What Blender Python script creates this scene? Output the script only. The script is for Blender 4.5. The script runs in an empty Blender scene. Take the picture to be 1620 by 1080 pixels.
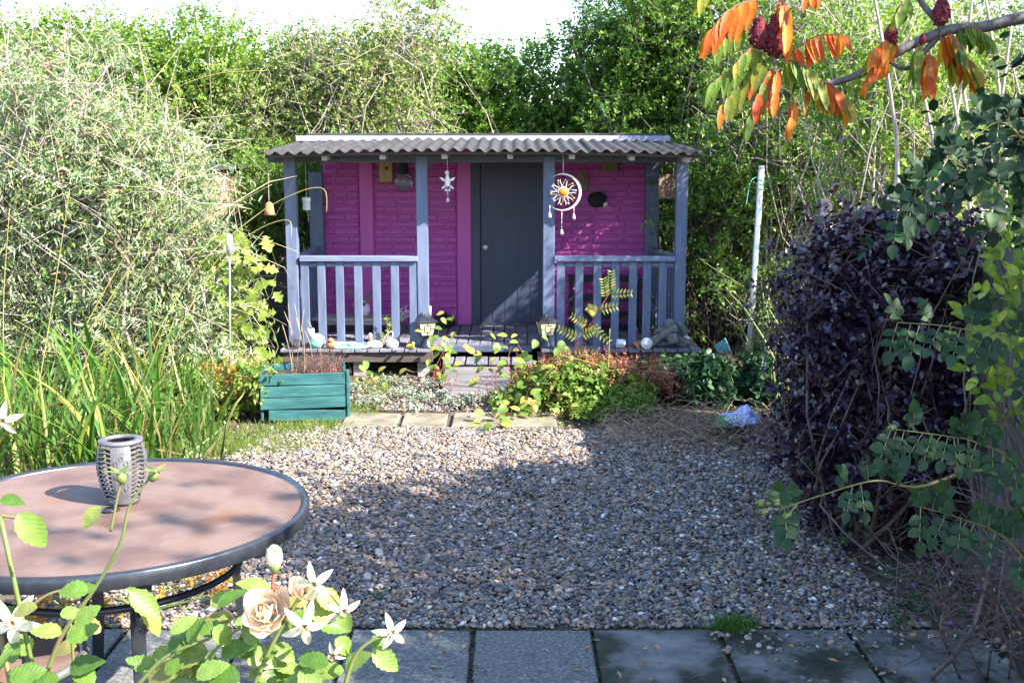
import bpy, bmesh, math, random
import numpy as np
from mathutils import Vector, Matrix
# ---------------------------------------------------------------- camera, world, sun, exposure
SC = bpy.context.scene
F, PITCH, H = 1850.0, math.radians(9.2), 1.8
cd = bpy.data.cameras.new('camera'); cam = bpy.data.objects.new('camera', cd)
SC.collection.objects.link(cam); SC.camera = cam
cd.sensor_width = 36; cd.lens = F/1620*36; cd.clip_start = .05; cd.clip_end = 500
cam.location = (0, 0, H); cam.rotation_euler = (math.pi/2-PITCH, 0, 0)
SUN_EL = math.radians(38); SUN_H = (.87, -.49)          # horizontal direction towards the sun
wd = bpy.data.worlds.new('World'); SC.world = wd; wd.use_nodes = True
nt = wd.node_tree; bg = nt.nodes['Background']
sk = nt.nodes.new('ShaderNodeTexSky'); sk.sky_type = 'NISHITA'; sk.sun_disc = False
sk.sun_elevation = SUN_EL; sk.sun_rotation = math.atan2(SUN_H[0], SUN_H[1])
sk.air_density = 1.0; sk.dust_density = .6; sk.ozone_density = 2.0
nt.links.new(sk.outputs[0], bg.inputs[0]); bg.inputs[1].default_value = .15
sd = bpy.data.lights.new('sun', 'SUN'); sun = bpy.data.objects.new('sun', sd); SC.collection.objects.link(sun)
sd.energy = 5; sd.angle = math.radians(.55); sd.color = (1, .93, .82)
sv = Vector((SUN_H[0]*math.cos(SUN_EL), SUN_H[1]*math.cos(SUN_EL), math.sin(SUN_EL)))
sun.rotation_euler = sv.to_track_quat('Z', 'Y').to_euler(); sun.location = (6, -3, 8)
vs = SC.view_settings; vs.view_transform = 'Standard'; vs.look = 'None'; vs.exposure = 2.2; vs.gamma = 1
SC.render.engine = 'CYCLES'; SC.cycles.use_denoising = True
SC.cycles.max_bounces = 6; SC.cycles.transparent_max_bounces = 8; SC.cycles.transmission_bounces = 6
# ---------------------------------------------------------------- helpers
rnd = random.Random(7); RNG = np.random.default_rng(7)
cp, sp = math.cos(PITCH), math.sin(PITCH)
def ray(px, py):
    a, b = (px-810)/F, (540-py)/F
    return Vector((a, cp+sp*b, -sp+cp*b))
def oy(px, py, Y):                                         # point of the pixel's ray in the vertical plane y = Y
    d = ray(px, py); return Vector((0, 0, H)) + d*(Y/d.y)
def oz(px, py, z=0.):                                      # point of the pixel's ray on the level z
    d = ray(px, py); return Vector((0, 0, H)) + d*((z-H)/d.z)
COL = SC.collection; W = {}
def link(o, M=None, parent=None):
    COL.objects.link(o); M = M or Matrix.Identity(4)
    W[o] = M
    if parent is not None:
        o.parent = parent; o.matrix_parent_inverse = W[parent].inverted()
    o.matrix_basis = M
    return o
def tag(o, label=None, cat=None, group=None, kind=None):
    if label: o['label'] = label
    if cat: o['category'] = cat
    if group: o['group'] = group
    if kind: o['kind'] = kind
    return o
def thing(name, label, cat, loc=(0, 0, 0), group=None):
    o = bpy.data.objects.new(name, None); o.empty_display_size = .05
    link(o, Matrix.Translation(loc)); return tag(o, label, cat, group)
def inst(name, me, M, parent=None):
    return link(bpy.data.objects.new(name, me), M, parent)
class MB:
    def __init__(s): s.v = []; s.f = []
    def add(s, vs, fs):
        k = len(s.v); s.v += [Vector(v) for v in vs]; s.f += [[i+k for i in f] for f in fs]; return s
    def box(s, c, size, rot=None, skew=0):
        x, y, z = size[0]/2, size[1]/2, size[2]/2
        P = [Vector(p) for p in ((-x,-y,-z),(x,-y,-z),(x,y,-z),(-x,y,-z),(-x,-y,z),(x,-y,z),(x,y,z),(-x,y,z))]
        if skew: P = [p+Vector((rnd.uniform(-skew, skew), rnd.uniform(-skew, skew), rnd.uniform(-skew, skew))) for p in P]
        if rot is not None: P = [rot @ p for p in P]
        return s.add([p+Vector(c) for p in P], [(0,3,2,1),(4,5,6,7),(0,1,5,4),(1,2,6,5),(2,3,7,6),(3,0,4,7)])
    def bb(s, a, b):                                       # box from corner a to corner b
        return s.box([(i+j)/2 for i, j in zip(a, b)], [abs(j-i) for i, j in zip(a, b)])
    def tube(s, pts, r, n=6, caps=True, closed=False):
        pts = [Vector(p) for p in pts]; m = len(pts)
        rr = r if isinstance(r, (list, tuple)) else [r]*m
        k = len(s.v); t0 = (pts[1]-pts[0]).normalized()
        u = t0.orthogonal().normalized()
        for i, p in enumerate(pts):
            if closed: t = pts[(i+1) % m]-pts[i-1]
            else: t = pts[min(i+1, m-1)]-pts[max(i-1, 0)]
            t.normalize(); u = (u-t*u.dot(t)); u = u.normalized() if u.length > 1e-6 else t.orthogonal().normalized()
            w = t.cross(u)
            for j in range(n):
                a = 2*math.pi*j/n; s.v.append(p+(u*math.cos(a)+w*math.sin(a))*rr[i])
        for i in range(m if closed else m-1):
            i2 = (i+1) % m
            for j in range(n):
                s.f.append([k+i*n+j, k+i*n+(j+1) % n, k+i2*n+(j+1) % n, k+i2*n+j])
        if caps and not closed:
            s.f.append([k+j for j in range(n)][::-1]); s.f.append([k+(m-1)*n+j for j in range(n)])
        return s
    def lathe(s, prof, n=16, c=(0, 0, 0), M=None, a0=0., a1=2*math.pi, cap=True):
        k = len(s.v); full = abs(a1-a0) > 6.28; nn = n if full else n+1
        for (r, z) in prof:
            for j in range(nn):
                a = a0+(a1-a0)*j/n; p = Vector((r*math.cos(a), r*math.sin(a), z))
                if M is not None: p = M @ p
                s.v.append(p+Vector(c))
        for i in range(len(prof)-1):
            for j in range(n):
                j2 = (j+1) % nn
                s.f.append([k+i*nn+j, k+i*nn+j2, k+(i+1)*nn+j2, k+(i+1)*nn+j])
        if full and cap:
            if prof[0][0] > 1e-5: s.f.append([k+j for j in range(nn)][::-1])
            if prof[-1][0] > 1e-5: s.f.append([k+(len(prof)-1)*nn+j for j in range(nn)])
        return s
    def ball(s, c, r, n=12, m=8, jit=0):
        r = r if hasattr(r, '__len__') else (r, r, r)
        prof = [(math.sin(math.pi*i/m), -math.cos(math.pi*i/m)) for i in range(m+1)]
        k = len(s.v); s.lathe(prof, n, cap=False)
        for i in range(k, len(s.v)):
            v = s.v[i]; q = 1+rnd.uniform(-jit, jit)
            s.v[i] = Vector((v.x*r[0]*q, v.y*r[1]*q, v.z*r[2]*q))+Vector(c)
        return s
    def poly(s, pts2, t, M):                               # extruded outline, local xy, thickness t along local z
        n = len(pts2)
        P = [M @ Vector((x, y, -t/2)) for x, y in pts2]+[M @ Vector((x, y, t/2)) for x, y in pts2]
        return s.add(P, [list(range(n))[::-1], list(range(n, 2*n))]+[[i, (i+1) % n, n+(i+1) % n, n+i] for i in range(n)])
    def mesh(s, name, mat, smooth=False, bevel=0, origin=None):
        vs = s.v
        if origin is None:
            lo = [min(v[i] for v in vs) for i in range(3)]; hi = [max(v[i] for v in vs) for i in range(3)]
            origin = Vector([(a+b)/2 for a, b in zip(lo, hi)])
        me = bpy.data.meshes.new(name); me.from_pydata([v-origin for v in vs], [], s.f)
        bm = bmesh.new(); bm.from_mesh(me)
        bmesh.ops.remove_doubles(bm, verts=bm.verts, dist=1e-6)
        bmesh.ops.recalc_face_normals(bm, faces=bm.faces)
        if bevel:
            es = [e for e in bm.edges if len(e.link_faces) == 2 and e.calc_face_angle(0) > .6]
            bmesh.ops.bevel(bm, geom=es, offset=bevel, segments=1, affect='EDGES')
        bm.to_mesh(me); bm.free()
        me.materials.append(MAT[mat])
        if smooth: me.polygons.foreach_set('use_smooth', [True]*len(me.polygons))
        return me, origin
    def build(s, name, mat, parent=None, smooth=False, bevel=0):
        me, o = s.mesh(name, mat, smooth, bevel)
        return inst(name, me, Matrix.Translation(o), parent)
# ---------------------------------------------------------------- materials
MAT = {}
def newmat(name):
    m = bpy.data.materials.new(name); m.use_nodes = True; MAT[name] = m
    return m, m.node_tree.nodes, m.node_tree.links, m.node_tree.nodes['Principled BSDF']
def ramp(N, cols, interp='LINEAR', pos=None):
    r = N.new('ShaderNodeValToRGB'); cr = r.color_ramp; cr.interpolation = interp
    while len(cr.elements) < len(cols): cr.elements.new(.5)
    for i, c in enumerate(cols):
        cr.elements[i].position = pos[i] if pos else i/max(1, len(cols)-1); cr.elements[i].color = (*c, 1)
    return r
def coords(N, L, stretch):
    tc = N.new('ShaderNodeTexCoord'); oi = N.new('ShaderNodeObjectInfo')
    mul = N.new('ShaderNodeMath'); mul.operation = 'MULTIPLY'; mul.inputs[1].default_value = 37
    L.new(oi.outputs['Random'], mul.inputs[0])
    ad = N.new('ShaderNodeVectorMath'); ad.operation = 'ADD'
    L.new(tc.outputs['Object'], ad.inputs[0]); L.new(mul.outputs[0], ad.inputs[1])
    mp = N.new('ShaderNodeMapping'); mp.inputs['Scale'].default_value = stretch; L.new(ad.outputs[0], mp.inputs[0])
    return mp.outputs[0]
def mat(name, cols, scale=8, stretch=(1, 1, 1), rough=.6, bump=.2, bdist=.01, metal=0, spec=.4, pos=None, detail=5, bscale=None, rvar=0):
    m, N, L, P = newmat(name); v = coords(N, L, stretch)
    n = N.new('ShaderNodeTexNoise'); n.inputs['Scale'].default_value = scale; n.inputs['Detail'].default_value = detail
    n.inputs['Roughness'].default_value = .62; L.new(v, n.inputs['Vector'])
    r = ramp(N, cols, pos=pos or ([.3+.4*i/max(1, len(cols)-1) for i in range(len(cols))] if len(cols) > 1 else None))
    L.new(n.outputs['Fac'], r.inputs[0]); L.new(r.outputs[0], P.inputs['Base Color'])
    P.inputs['Roughness'].default_value = rough; P.inputs['Metallic'].default_value = metal
    P.inputs['Specular IOR Level'].default_value = spec
    if rvar:
        mr = N.new('ShaderNodeMapRange'); mr.inputs[3].default_value = rough-rvar; mr.inputs[4].default_value = rough+rvar
        L.new(n.outputs['Fac'], mr.inputs[0]); L.new(mr.outputs[0], P.inputs['Roughness'])
    if bump:
        n2 = N.new('ShaderNodeTexNoise'); n2.inputs['Scale'].default_value = bscale or scale*3; n2.inputs['Detail'].default_value = 6
        L.new(v, n2.inputs['Vector'])
        b = N.new('ShaderNodeBump'); b.inputs['Strength'].default_value = bump; b.inputs['Distance'].default_value = bdist
        L.new(n2.outputs['Fac'], b.inputs['Height']); L.new(b.outputs[0], P.inputs['Normal'])
    return m
def leafmat(name, cols, src='attr', rough=.45, trans=.35, tcol=None, spec=.35, pos=None):
    m, N, L, P = newmat(name)
    if src == 'attr':
        a = N.new('ShaderNodeAttribute'); a.attribute_name = 'tint'; fac = a.outputs['Fac']
    else:
        a = N.new('ShaderNodeObjectInfo'); fac = a.outputs['Random']
    r = ramp(N, cols, pos=pos); L.new(fac, r.inputs[0]); c = r.outputs[0]
    if src != 'attr':                                        # veins and blotches on the larger leaves
        tc = N.new('ShaderNodeTexCoord'); n = N.new('ShaderNodeTexNoise'); n.inputs['Scale'].default_value = 3.5; n.inputs['Detail'].default_value = 4
        L.new(tc.outputs['Object'], n.inputs['Vector'])
        mx = N.new('ShaderNodeMixRGB'); mx.blend_type = 'MULTIPLY'; mx.inputs[0].default_value = .55
        r2 = ramp(N, [(.55, .5, .4), (1.1, 1.1, 1.0)], pos=[.3, .65]); L.new(n.outputs['Fac'], r2.inputs[0])
        L.new(c, mx.inputs[1]); L.new(r2.outputs[0], mx.inputs[2]); c = mx.outputs[0]
        sx = N.new('ShaderNodeSeparateXYZ'); L.new(tc.outputs['Object'], sx.inputs[0])
        def mth(op, a, b=None):
            q = N.new('ShaderNodeMath'); q.operation = op
            for i_, v_ in enumerate((a, b)):
                if v_ is None: continue
                if isinstance(v_, (int, float)): q.inputs[i_].default_value = v_
                else: L.new(v_, q.inputs[i_])
            return q.outputs[0]
        ay = mth('ABSOLUTE', sx.outputs['Y']); vein = mth('SINE', mth('MULTIPLY', mth('SUBTRACT', sx.outputs['X'], mth('MULTIPLY', ay, .9)), 44))
        rib = mth('LESS_THAN', ay, .018); hgt = mth('ADD', mth('MULTIPLY', vein, .5), mth('MULTIPLY', rib, 2))
        mv = N.new('ShaderNodeMixRGB'); mv.blend_type = 'MULTIPLY'; mv.inputs[0].default_value = .2
        rv = ramp(N, [(.78, .78, .72), (1.05, 1.05, 1.0), (1.35, 1.3, 1.15)], pos=[.1, .5, 1]); L.new(mth('ADD', mth('MULTIPLY', hgt, .3), .3), rv.inputs[0])
        L.new(c, mv.inputs[1]); L.new(rv.outputs[0], mv.inputs[2]); c = mv.outputs[0]
        bpn = N.new('ShaderNodeBump'); bpn.inputs['Strength'].default_value = .18; bpn.inputs['Distance'].default_value = .0015; bpn.invert = True
        L.new(hgt, bpn.inputs['Height']); L.new(bpn.outputs[0], P.inputs['Normal'])
    L.new(c, P.inputs['Base Color']); P.inputs['Roughness'].default_value = rough
    P.inputs['Specular IOR Level'].default_value = spec
    t = N.new('ShaderNodeBsdfTranslucent'); ms = N.new('ShaderNodeMixShader'); ms.inputs[0].default_value = trans
    g = N.new('ShaderNodeMixRGB'); g.blend_type = 'MULTIPLY'; g.inputs[0].default_value = 1; g.inputs[2].default_value = (*(tcol or (1.25, 1.2, .6)), 1)
    L.new(c, g.inputs[1]); L.new(g.outputs[0], t.inputs[0])
    out = N['Material Output']; L.new(P.outputs[0], ms.inputs[1]); L.new(t.outputs[0], ms.inputs[2]); L.new(ms.outputs[0], out.inputs[0])
    return m
def sheer(name, col, rough=.05, trans=.9, ior=1.45):
    m, N, L, P = newmat(name); P.inputs['Base Color'].default_value = (*col, 1); P.inputs['Roughness'].default_value = rough
    P.inputs['Transmission Weight'].default_value = trans; P.inputs['IOR'].default_value = ior
    return m
mat('soil', [(.035, .024, .016), (.07, .05, .034), (.12, .09, .06)], 6, rough=.95, bump=.8, bdist=.03)
mat('gravel_base', [(.05, .04, .035), (.09, .075, .062)], 40, rough=.95, bump=.6)
mat('slab', [(.045, .046, .044), (.1, .102, .098), (.145, .146, .138), (.34, .33, .31)], 75, detail=3, pos=[.3, .45, .6, .75], rough=.85, bump=.35, bdist=.006, bscale=70)
mat('slab_mossy', [(.014, .016, .008), (.03, .032, .018), (.1, .098, .09), (.19, .185, .175)], 4.5, detail=14, rough=.9, bump=.4, bdist=.008, bscale=50, pos=[.34, .44, .52, .7])
mat('path_stone', [(.09, .08, .05), (.17, .15, .11), (.23, .205, .155)], 6, rough=.9, bump=.3, bscale=60)
mat('slate_paint', [(.075, .095, .16), (.095, .12, .2), (.125, .15, .235)], 5, (4, 4, .6), .55, .18, .004, rvar=.1)
mat('rail_paint', [(.1, .125, .205), (.13, .16, .25), (.19, .21, .3)], 6, (.6, 4, 4), .55, .18, .004)
mat('beam_dark', [(.05, .055, .075), (.085, .09, .115)], 6, (.4, 4, 4), .7, .3, .005)
mat('door_paint', [(.026, .031, .062), (.036, .043, .082)], 4, (3, 3, .5), .5, .12, .003)
mat('frame_paint', [(.03, .036, .062), (.045, .052, .085)], 4, (3, 3, .5), .55, .12, .003)
mat('magenta', [(.34, .045, .25), (.4, .06, .3), (.48, .085, .36)], 9, rough=.5, bump=.2, bdist=.008, bscale=30, rvar=.08)
mat('magenta_smooth', [(.41, .06, .3), (.48, .085, .34)], 4, (3, 3, .6), .5, .1, .003)
mat('deck', [(.09, .09, .12), (.14, .138, .17), (.2, .195, .23)], 7, (5, .5, 5), .75, .35, .005)
mat('step_blue', [(.05, .06, .1), (.09, .105, .16)], 6, (.5, 5, 5), .6, .25, .004)
mat('ramp_wood', [(.07, .068, .075), (.12, .115, .125), (.17, .165, .17)], 7, (.5, 6, 6), .8, .35, .005)
mat('joist', [(.045, .035, .03), (.085, .068, .06)], 6, (.5, 4, 4), .85, .4, .006)
mat('roof_sheet', [(.018, .018, .02), (.035, .033, .034), (.06, .055, .053)], 5, (2, 1, 2), .85, .35, .006)
mat('fascia_paint', [(.2, .21, .3), (.26, .27, .36), (.3, .3, .38)], 4, (.4, 4, 4), .5, .15, .004)
mat('rafter_paint', [(.5, .5, .56), (.65, .64, .68)], 5, rough=.6, bump=.2)
mat('shed_side', [(.05, .05, .06), (.09, .085, .1)], 5, (.4, 1, 4), .8, .3)
mat('roof_felt', [(.03, .032, .035), (.06, .06, .062)], 9, rough=.95, bump=.4)
mat('teal_paint', [(.012, .062, .066), (.02, .092, .096), (.035, .13, .125)], 5, (.6, 5, 5), .6, .3, .005)
mat('old_fence', [(.03, .034, .034), (.06, .065, .06), (.1, .105, .095)], 7, (.4, 4, 5), .9, .5, .008)
mat('grey_fence', [(.035, .037, .033), (.06, .06, .054), (.09, .09, .08)], 7, (4, 4, .4), .9, .5, .008)
mat('bark', [(.055, .042, .032), (.12, .095, .075), (.2, .165, .14)], 14, (3, 3, .6), .9, .7, .01)
mat('bark_pale', [(.2, .165, .13), (.33, .28, .23), (.44, .38, .33)], 12, (3, 3, .6), .85, .4, .006)
mat('bark_grey', [(.05, .042, .038), (.1, .085, .08), (.18, .16, .155)], 16, (3, 3, .8), .7, .4, .006)
mat('twig_dark', [(.05, .035, .03), (.13, .095, .085)], 20, rough=.8, bump=.3)
mat('twig_dry', [(.13, .09, .06), (.26, .19, .13), (.4, .31, .22)], 14, rough=.85, bump=.3)
mat('stem_red', [(.16, .04, .03), (.3, .09, .06)], 20, rough=.6, bump=.1)
mat('stem_green', [(.06, .1, .022), (.11, .14, .04), (.17, .1, .055)], 4, rough=.5, bump=.1)
mat('stem_gold', [(.24, .22, .06), (.42, .34, .12)], 6, rough=.6, bump=.1)
mat('metal_dark', [(.02, .024, .032), (.035, .04, .05)], 20, rough=.35, bump=.05, metal=.5, spec=.5, rvar=.08)
mat('metal_rim', [(.03, .036, .048), (.055, .062, .078)], 25, rough=.3, bump=.05, metal=.55, spec=.5, rvar=.08)
mat('galvanised', [(.42, .42, .43), (.56, .56, .57)], 18, rough=.45, bump=.08, metal=.6, spec=.5)
mat('silver', [(.42, .41, .39), (.6, .58, .55)], 30, rough=.3, bump=.05, metal=.25)
mat('lantern_metal', [(.1, .095, .105), (.17, .165, .175)], 40, rough=.5, bump=.15, bdist=.002, metal=.35, spec=.5)
mat('sand', [(.06, .048, .034), (.11, .09, .065)], 120, rough=.95, bump=.6)
mat('terracotta', [(.42, .15, .07), (.55, .22, .11)], 20, rough=.8, bump=.15)
mat('white_plastic', [(.62, .62, .62), (.78, .78, .77)], 12, rough=.5, bump=.1)
mat('cream_stone', [(.5, .47, .42), (.72, .69, .63)], 14, rough=.8, bump=.4)
mat('mint', [(.1, .42, .32), (.16, .52, .4)], 10, rough=.6, bump=.1)
mat('lilac', [(.5, .38, .58), (.68, .54, .72)], 6, rough=.25, bump=.05)
mat('rope_turquoise', [(.2, .52, .56), (.34, .68, .7)], 40, rough=.85, bump=.5, bdist=.004)
mat('tan_wood', [(.3, .2, .09), (.42, .29, .14)], 8, (4, 4, .6), .7, .25)
mat('grey_wood', [(.16, .15, .14), (.28, .26, .24), (.4, .37, .34)], 8, (.5, 5, 5), .85, .4)
mat('drift', [(.06, .062, .062), (.12, .122, .12), (.2, .2, .195)], 9, (3, 3, .6), .85, .6, .01)
mat('black_matt', [(.012, .013, .015), (.03, .03, .033)], 10, rough=.8, bump=.3)
mat('yellow_paint', [(.6, .42, .05), (.75, .55, .1)], 10, rough=.5, bump=.1)
mat('lamp_pane', [(.5, .43, .22), (.68, .6, .36)], 9, rough=.35, bump=.1)
mat('brown_card', [(.16, .11, .08), (.26, .19, .14)], 7, rough=.85, bump=.2)
mat('cone_red', [(.05, .006, .012), (.13, .014, .024), (.2, .03, .035)], 40, rough=.95, bump=1, bdist=.01)
mat('spike_brown', [(.16, .1, .06), (.28, .19, .12), (.4, .3, .22)], 30, rough=.95, bump=.6)
mat('pebble_loose', [(.2, .17, .15), (.4, .36, .33)], 12, rough=.6, bump=.15)
sheer('amber_glass', (.9, .36, .04), .08, .55); sheer('clear_glass', (.55, .62, .62), .03, .85)
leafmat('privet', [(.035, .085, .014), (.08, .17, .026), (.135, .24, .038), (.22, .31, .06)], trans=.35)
leafmat('privet_sun', [(.06, .125, .016), (.12, .22, .03), (.2, .31, .045), (.32, .4, .09)], trans=.4)  # lighter copy of privet, the sunlit brightness is put into the leaf colour
leafmat('privet_dark', [(.018, .052, .012), (.04, .1, .02), (.07, .15, .03)], trans=.25)
leafmat('conifer', [(.06, .13, .02), (.12, .22, .035), (.2, .3, .06)], trans=.3)
leafmat('rambler', [(.08, .14, .03), (.15, .23, .05), (.25, .31, .09), (.32, .26, .14)], trans=.3)
leafmat('buddleia', [(.04, .095, .03), (.14, .22, .085), (.3, .38, .21), (.55, .59, .47)], rough=.65, trans=.25, tcol=(1.1, 1.1, .8))
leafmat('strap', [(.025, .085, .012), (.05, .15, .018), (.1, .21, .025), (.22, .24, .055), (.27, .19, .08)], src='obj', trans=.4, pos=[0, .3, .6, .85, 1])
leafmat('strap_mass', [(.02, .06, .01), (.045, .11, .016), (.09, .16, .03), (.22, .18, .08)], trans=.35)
leafmat('vine', [(.14, .21, .025), (.22, .31, .05), (.33, .38, .09)], src='obj', trans=.45)
leafmat('purple', [(.008, .005, .011), (.017, .01, .026), (.03, .017, .048), (.055, .022, .03), (.03, .04, .016)], rough=.32, trans=.12, tcol=(1.3, .5, .8), spec=.7)
leafmat('rose_blue', [(.008, .028, .014), (.013, .042, .02), (.024, .062, .02)], src='obj', rough=.55, trans=.2, spec=.25)
leafmat('rose_mass', [(.006, .02, .008), (.012, .036, .014), (.024, .055, .018)], rough=.55, trans=.2, spec=.25)
leafmat('rose_front', [(.06, .13, .025), (.11, .21, .035), (.19, .28, .07), (.26, .24, .08)], src='obj', rough=.4, trans=.4, spec=.45)
leafmat('golden', [(.11, .19, .02), (.19, .28, .03), (.28, .36, .05)], src='obj', rough=.4, trans=.35)
leafmat('golden_mass', [(.06, .13, .015), (.13, .22, .025), (.22, .3, .04)], rough=.4, trans=.3)
leafmat('sumac', [(.42, .06, .012), (.52, .13, .014), (.55, .22, .02), (.3, .26, .03), (.1, .19, .03), (.07, .16, .03)], src='obj', rough=.5, trans=.5, tcol=(1.3, 1.1, .7), pos=[0, .22, .45, .6, .8, 1])
leafmat('sumac_red', [(.46, .05, .012), (.55, .14, .014), (.58, .24, .02), (.5, .1, .012)], src='obj', rough=.5, trans=.5, tcol=(1.3, .9, .6))
leafmat('sumac_green', [(.08, .17, .03), (.14, .23, .03), (.3, .28, .03)], src='obj', rough=.5, trans=.45)
leafmat('bed_green', [(.05, .12, .02), (.1, .2, .03), (.18, .28, .05), (.3, .3, .07)], trans=.35)
leafmat('bed_big', [(.09, .18, .03), (.15, .25, .045), (.26, .31, .07), (.36, .3, .08)], src='obj', trans=.4)
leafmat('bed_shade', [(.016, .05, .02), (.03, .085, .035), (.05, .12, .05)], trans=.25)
leafmat('red_seed', [(.2, .05, .035), (.36, .12, .08), (.45, .24, .15)], trans=.15, tcol=(1.2, .8, .7))
leafmat('silver_leaf', [(.14, .19, .13), (.24, .29, .21), (.4, .43, .35)], rough=.7, trans=.2)
leafmat('moss', [(.06, .11, .015), (.12, .18, .03), (.2, .24, .05)], trans=.3)
leafmat('tuft', [(.035, .1, .015), (.07, .16, .02)], trans=.3)
leafmat('litter', [(.1, .06, .03), (.22, .14, .07), (.4, .3, .17), (.5, .24, .07)], rough=.8, trans=.2)
leafmat('autumn', [(.4, .1, .02), (.5, .22, .03), (.3, .24, .05), (.15, .22, .04)], trans=.35)
leafmat('petal', [(.85, .74, .6), (.88, .8, .7), (.85, .6, .42)], src='obj', rough=.6, trans=.35, tcol=(1, .8, .6))
leafmat('sepal', [(.62, .6, .5), (.72, .68, .6), (.55, .6, .38)], src='obj', rough=.6, trans=.3)
leafmat('fuchsia', [(.2, .05, .32), (.35, .1, .4)], rough=.5, trans=.4, tcol=(1.1, .6, 1.3))
# pebble colours come per instance
m, N, L, P = newmat('pebble')
a = N.new('ShaderNodeAttribute'); a.attribute_type = 'INSTANCER'; a.attribute_name = 'tint'
r = ramp(N, [(.05, .042, .04), (.09, .088, .1), (.17, .12, .085), (.135, .125, .128), (.24, .19, .155), (.3, .2, .12), (.19, .172, .182), (.36, .315, .28), (.26, .14, .09), (.6, .57, .53)], 'CONSTANT', pos=[0, .14, .26, .38, .48, .6, .68, .78, .88, .92])
L.new(a.outputs['Fac'], r.inputs[0]); L.new(r.outputs[0], P.inputs['Base Color']); P.inputs['Roughness'].default_value = .55; P.inputs['Specular IOR Level'].default_value = .4
# woven table top: fine weave, rust blotches
m, N, L, P = newmat('weave')
tc = N.new('ShaderNodeTexCoord'); n = N.new('ShaderNodeTexNoise'); n.inputs['Scale'].default_value = 4; n.inputs['Detail'].default_value = 7; L.new(tc.outputs['Object'], n.inputs['Vector'])
r = ramp(N, [(.075, .045, .038), (.115, .066, .052), (.15, .1, .082), (.15, .068, .036)], pos=[.3, .43, .55, .7]); L.new(n.outputs['Fac'], r.inputs[0])
w1 = N.new('ShaderNodeTexWave'); w1.bands_direction = 'X'; w1.inputs['Scale'].default_value = 40; w1.inputs['Distortion'].default_value = .3; L.new(tc.outputs['Object'], w1.inputs['Vector'])
w2 = N.new('ShaderNodeTexWave'); w2.bands_direction = 'Y'; w2.inputs['Scale'].default_value = 40; w2.inputs['Distortion'].default_value = .3; L.new(tc.outputs['Object'], w2.inputs['Vector'])
mm = N.new('ShaderNodeMath'); mm.operation = 'MULTIPLY'; L.new(w1.outputs['Fac'], mm.inputs[0]); L.new(w2.outputs['Fac'], mm.inputs[1])
mx = N.new('ShaderNodeMixRGB'); mx.blend_type = 'MULTIPLY'; L.new(r.outputs[0], mx.inputs[1]); mx.inputs[0].default_value = .9
r2 = ramp(N, [(1.3, 1.3, 1.3), (.2, .19, .24)], pos=[.15, .7]); L.new(mm.outputs[0], r2.inputs[0]); L.new(r2.outputs[0], mx.inputs[2]); L.new(mx.outputs[0], P.inputs['Base Color'])
bp = N.new('ShaderNodeBump'); bp.inputs['Strength'].default_value = .5; bp.inputs['Distance'].default_value = .002; L.new(mm.outputs[0], bp.inputs['Height']); L.new(bp.outputs[0], P.inputs['Normal']); P.inputs['Roughness'].default_value = .7
# printed film of the crumpled sack
m, N, L, P = newmat('sack_film')
tc = N.new('ShaderNodeTexCoord'); n = N.new('ShaderNodeTexNoise'); n.inputs['Scale'].default_value = 7; L.new(tc.outputs['Object'], n.inputs['Vector'])
r = ramp(N, [(.06, .34, .06), (.03, .16, .1), (.36, .4, .66), (.42, .46, .72), (.12, .2, .6), (.03, .2, .16)], 'CONSTANT', pos=[0, .26, .36, .6, .78, .9])
sx = N.new('ShaderNodeSeparateXYZ'); L.new(tc.outputs['Object'], sx.inputs[0]); m1 = N.new('ShaderNodeMath'); m1.operation = 'MULTIPLY_ADD'; m1.inputs[1].default_value = 2.6; L.new(sx.outputs[0], m1.inputs[0]); L.new(n.outputs['Fac'], m1.inputs[2]); L.new(m1.outputs[0], r.inputs[0])
L.new(r.outputs[0], P.inputs['Base Color']); P.inputs['Roughness'].default_value = .3

# ---------------------------------------------------------------- leaf meshes
TEMPL = {
 'fold': ([(0,0,0),(.42,-.5,.1),(1,0,-.06),(.42,.5,.1)], [(0,1,2),(0,2,3)]),
 'narrow': ([(0,0,0),(.35,-.5,.12),(1,0,-.18),(.35,.5,.12)], [(0,1,2),(0,2,3)]),
 'oval': ([(0,0,0),(.25,-.42,.06),(.65,-.45,.04),(1,0,-.12),(.65,.45,.04),(.25,.42,.06),(.45,0,-.02)],
          [(0,1,6),(1,2,6),(2,3,6),(3,4,6),(4,5,6),(5,0,6)]),
}
def unit(a): return a/np.maximum(np.linalg.norm(a, axis=-1, keepdims=True), 1e-9)
def fast_mesh(name, V, T, tint, mat_, smooth=False):
    me = bpy.data.meshes.new(name); nv, ntri = len(V), len(T)
    me.vertices.add(nv); me.vertices.foreach_set('co', np.ascontiguousarray(V, np.float32).ravel())
    k = T.shape[1]
    me.loops.add(ntri*k); me.loops.foreach_set('vertex_index', np.ascontiguousarray(T, np.int32).ravel())
    me.polygons.add(ntri); me.polygons.foreach_set('loop_start', np.arange(0, ntri*k, k, dtype=np.int32))
    if smooth: me.polygons.foreach_set('use_smooth', np.ones(ntri, bool))
    if tint is not None:
        at = me.attributes.new('tint', 'FLOAT', 'POINT'); at.data.foreach_set('value', np.ascontiguousarray(tint, np.float32))
    me.update(calc_edges=True); me.validate(); me.materials.append(MAT[mat_]); return me
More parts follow.
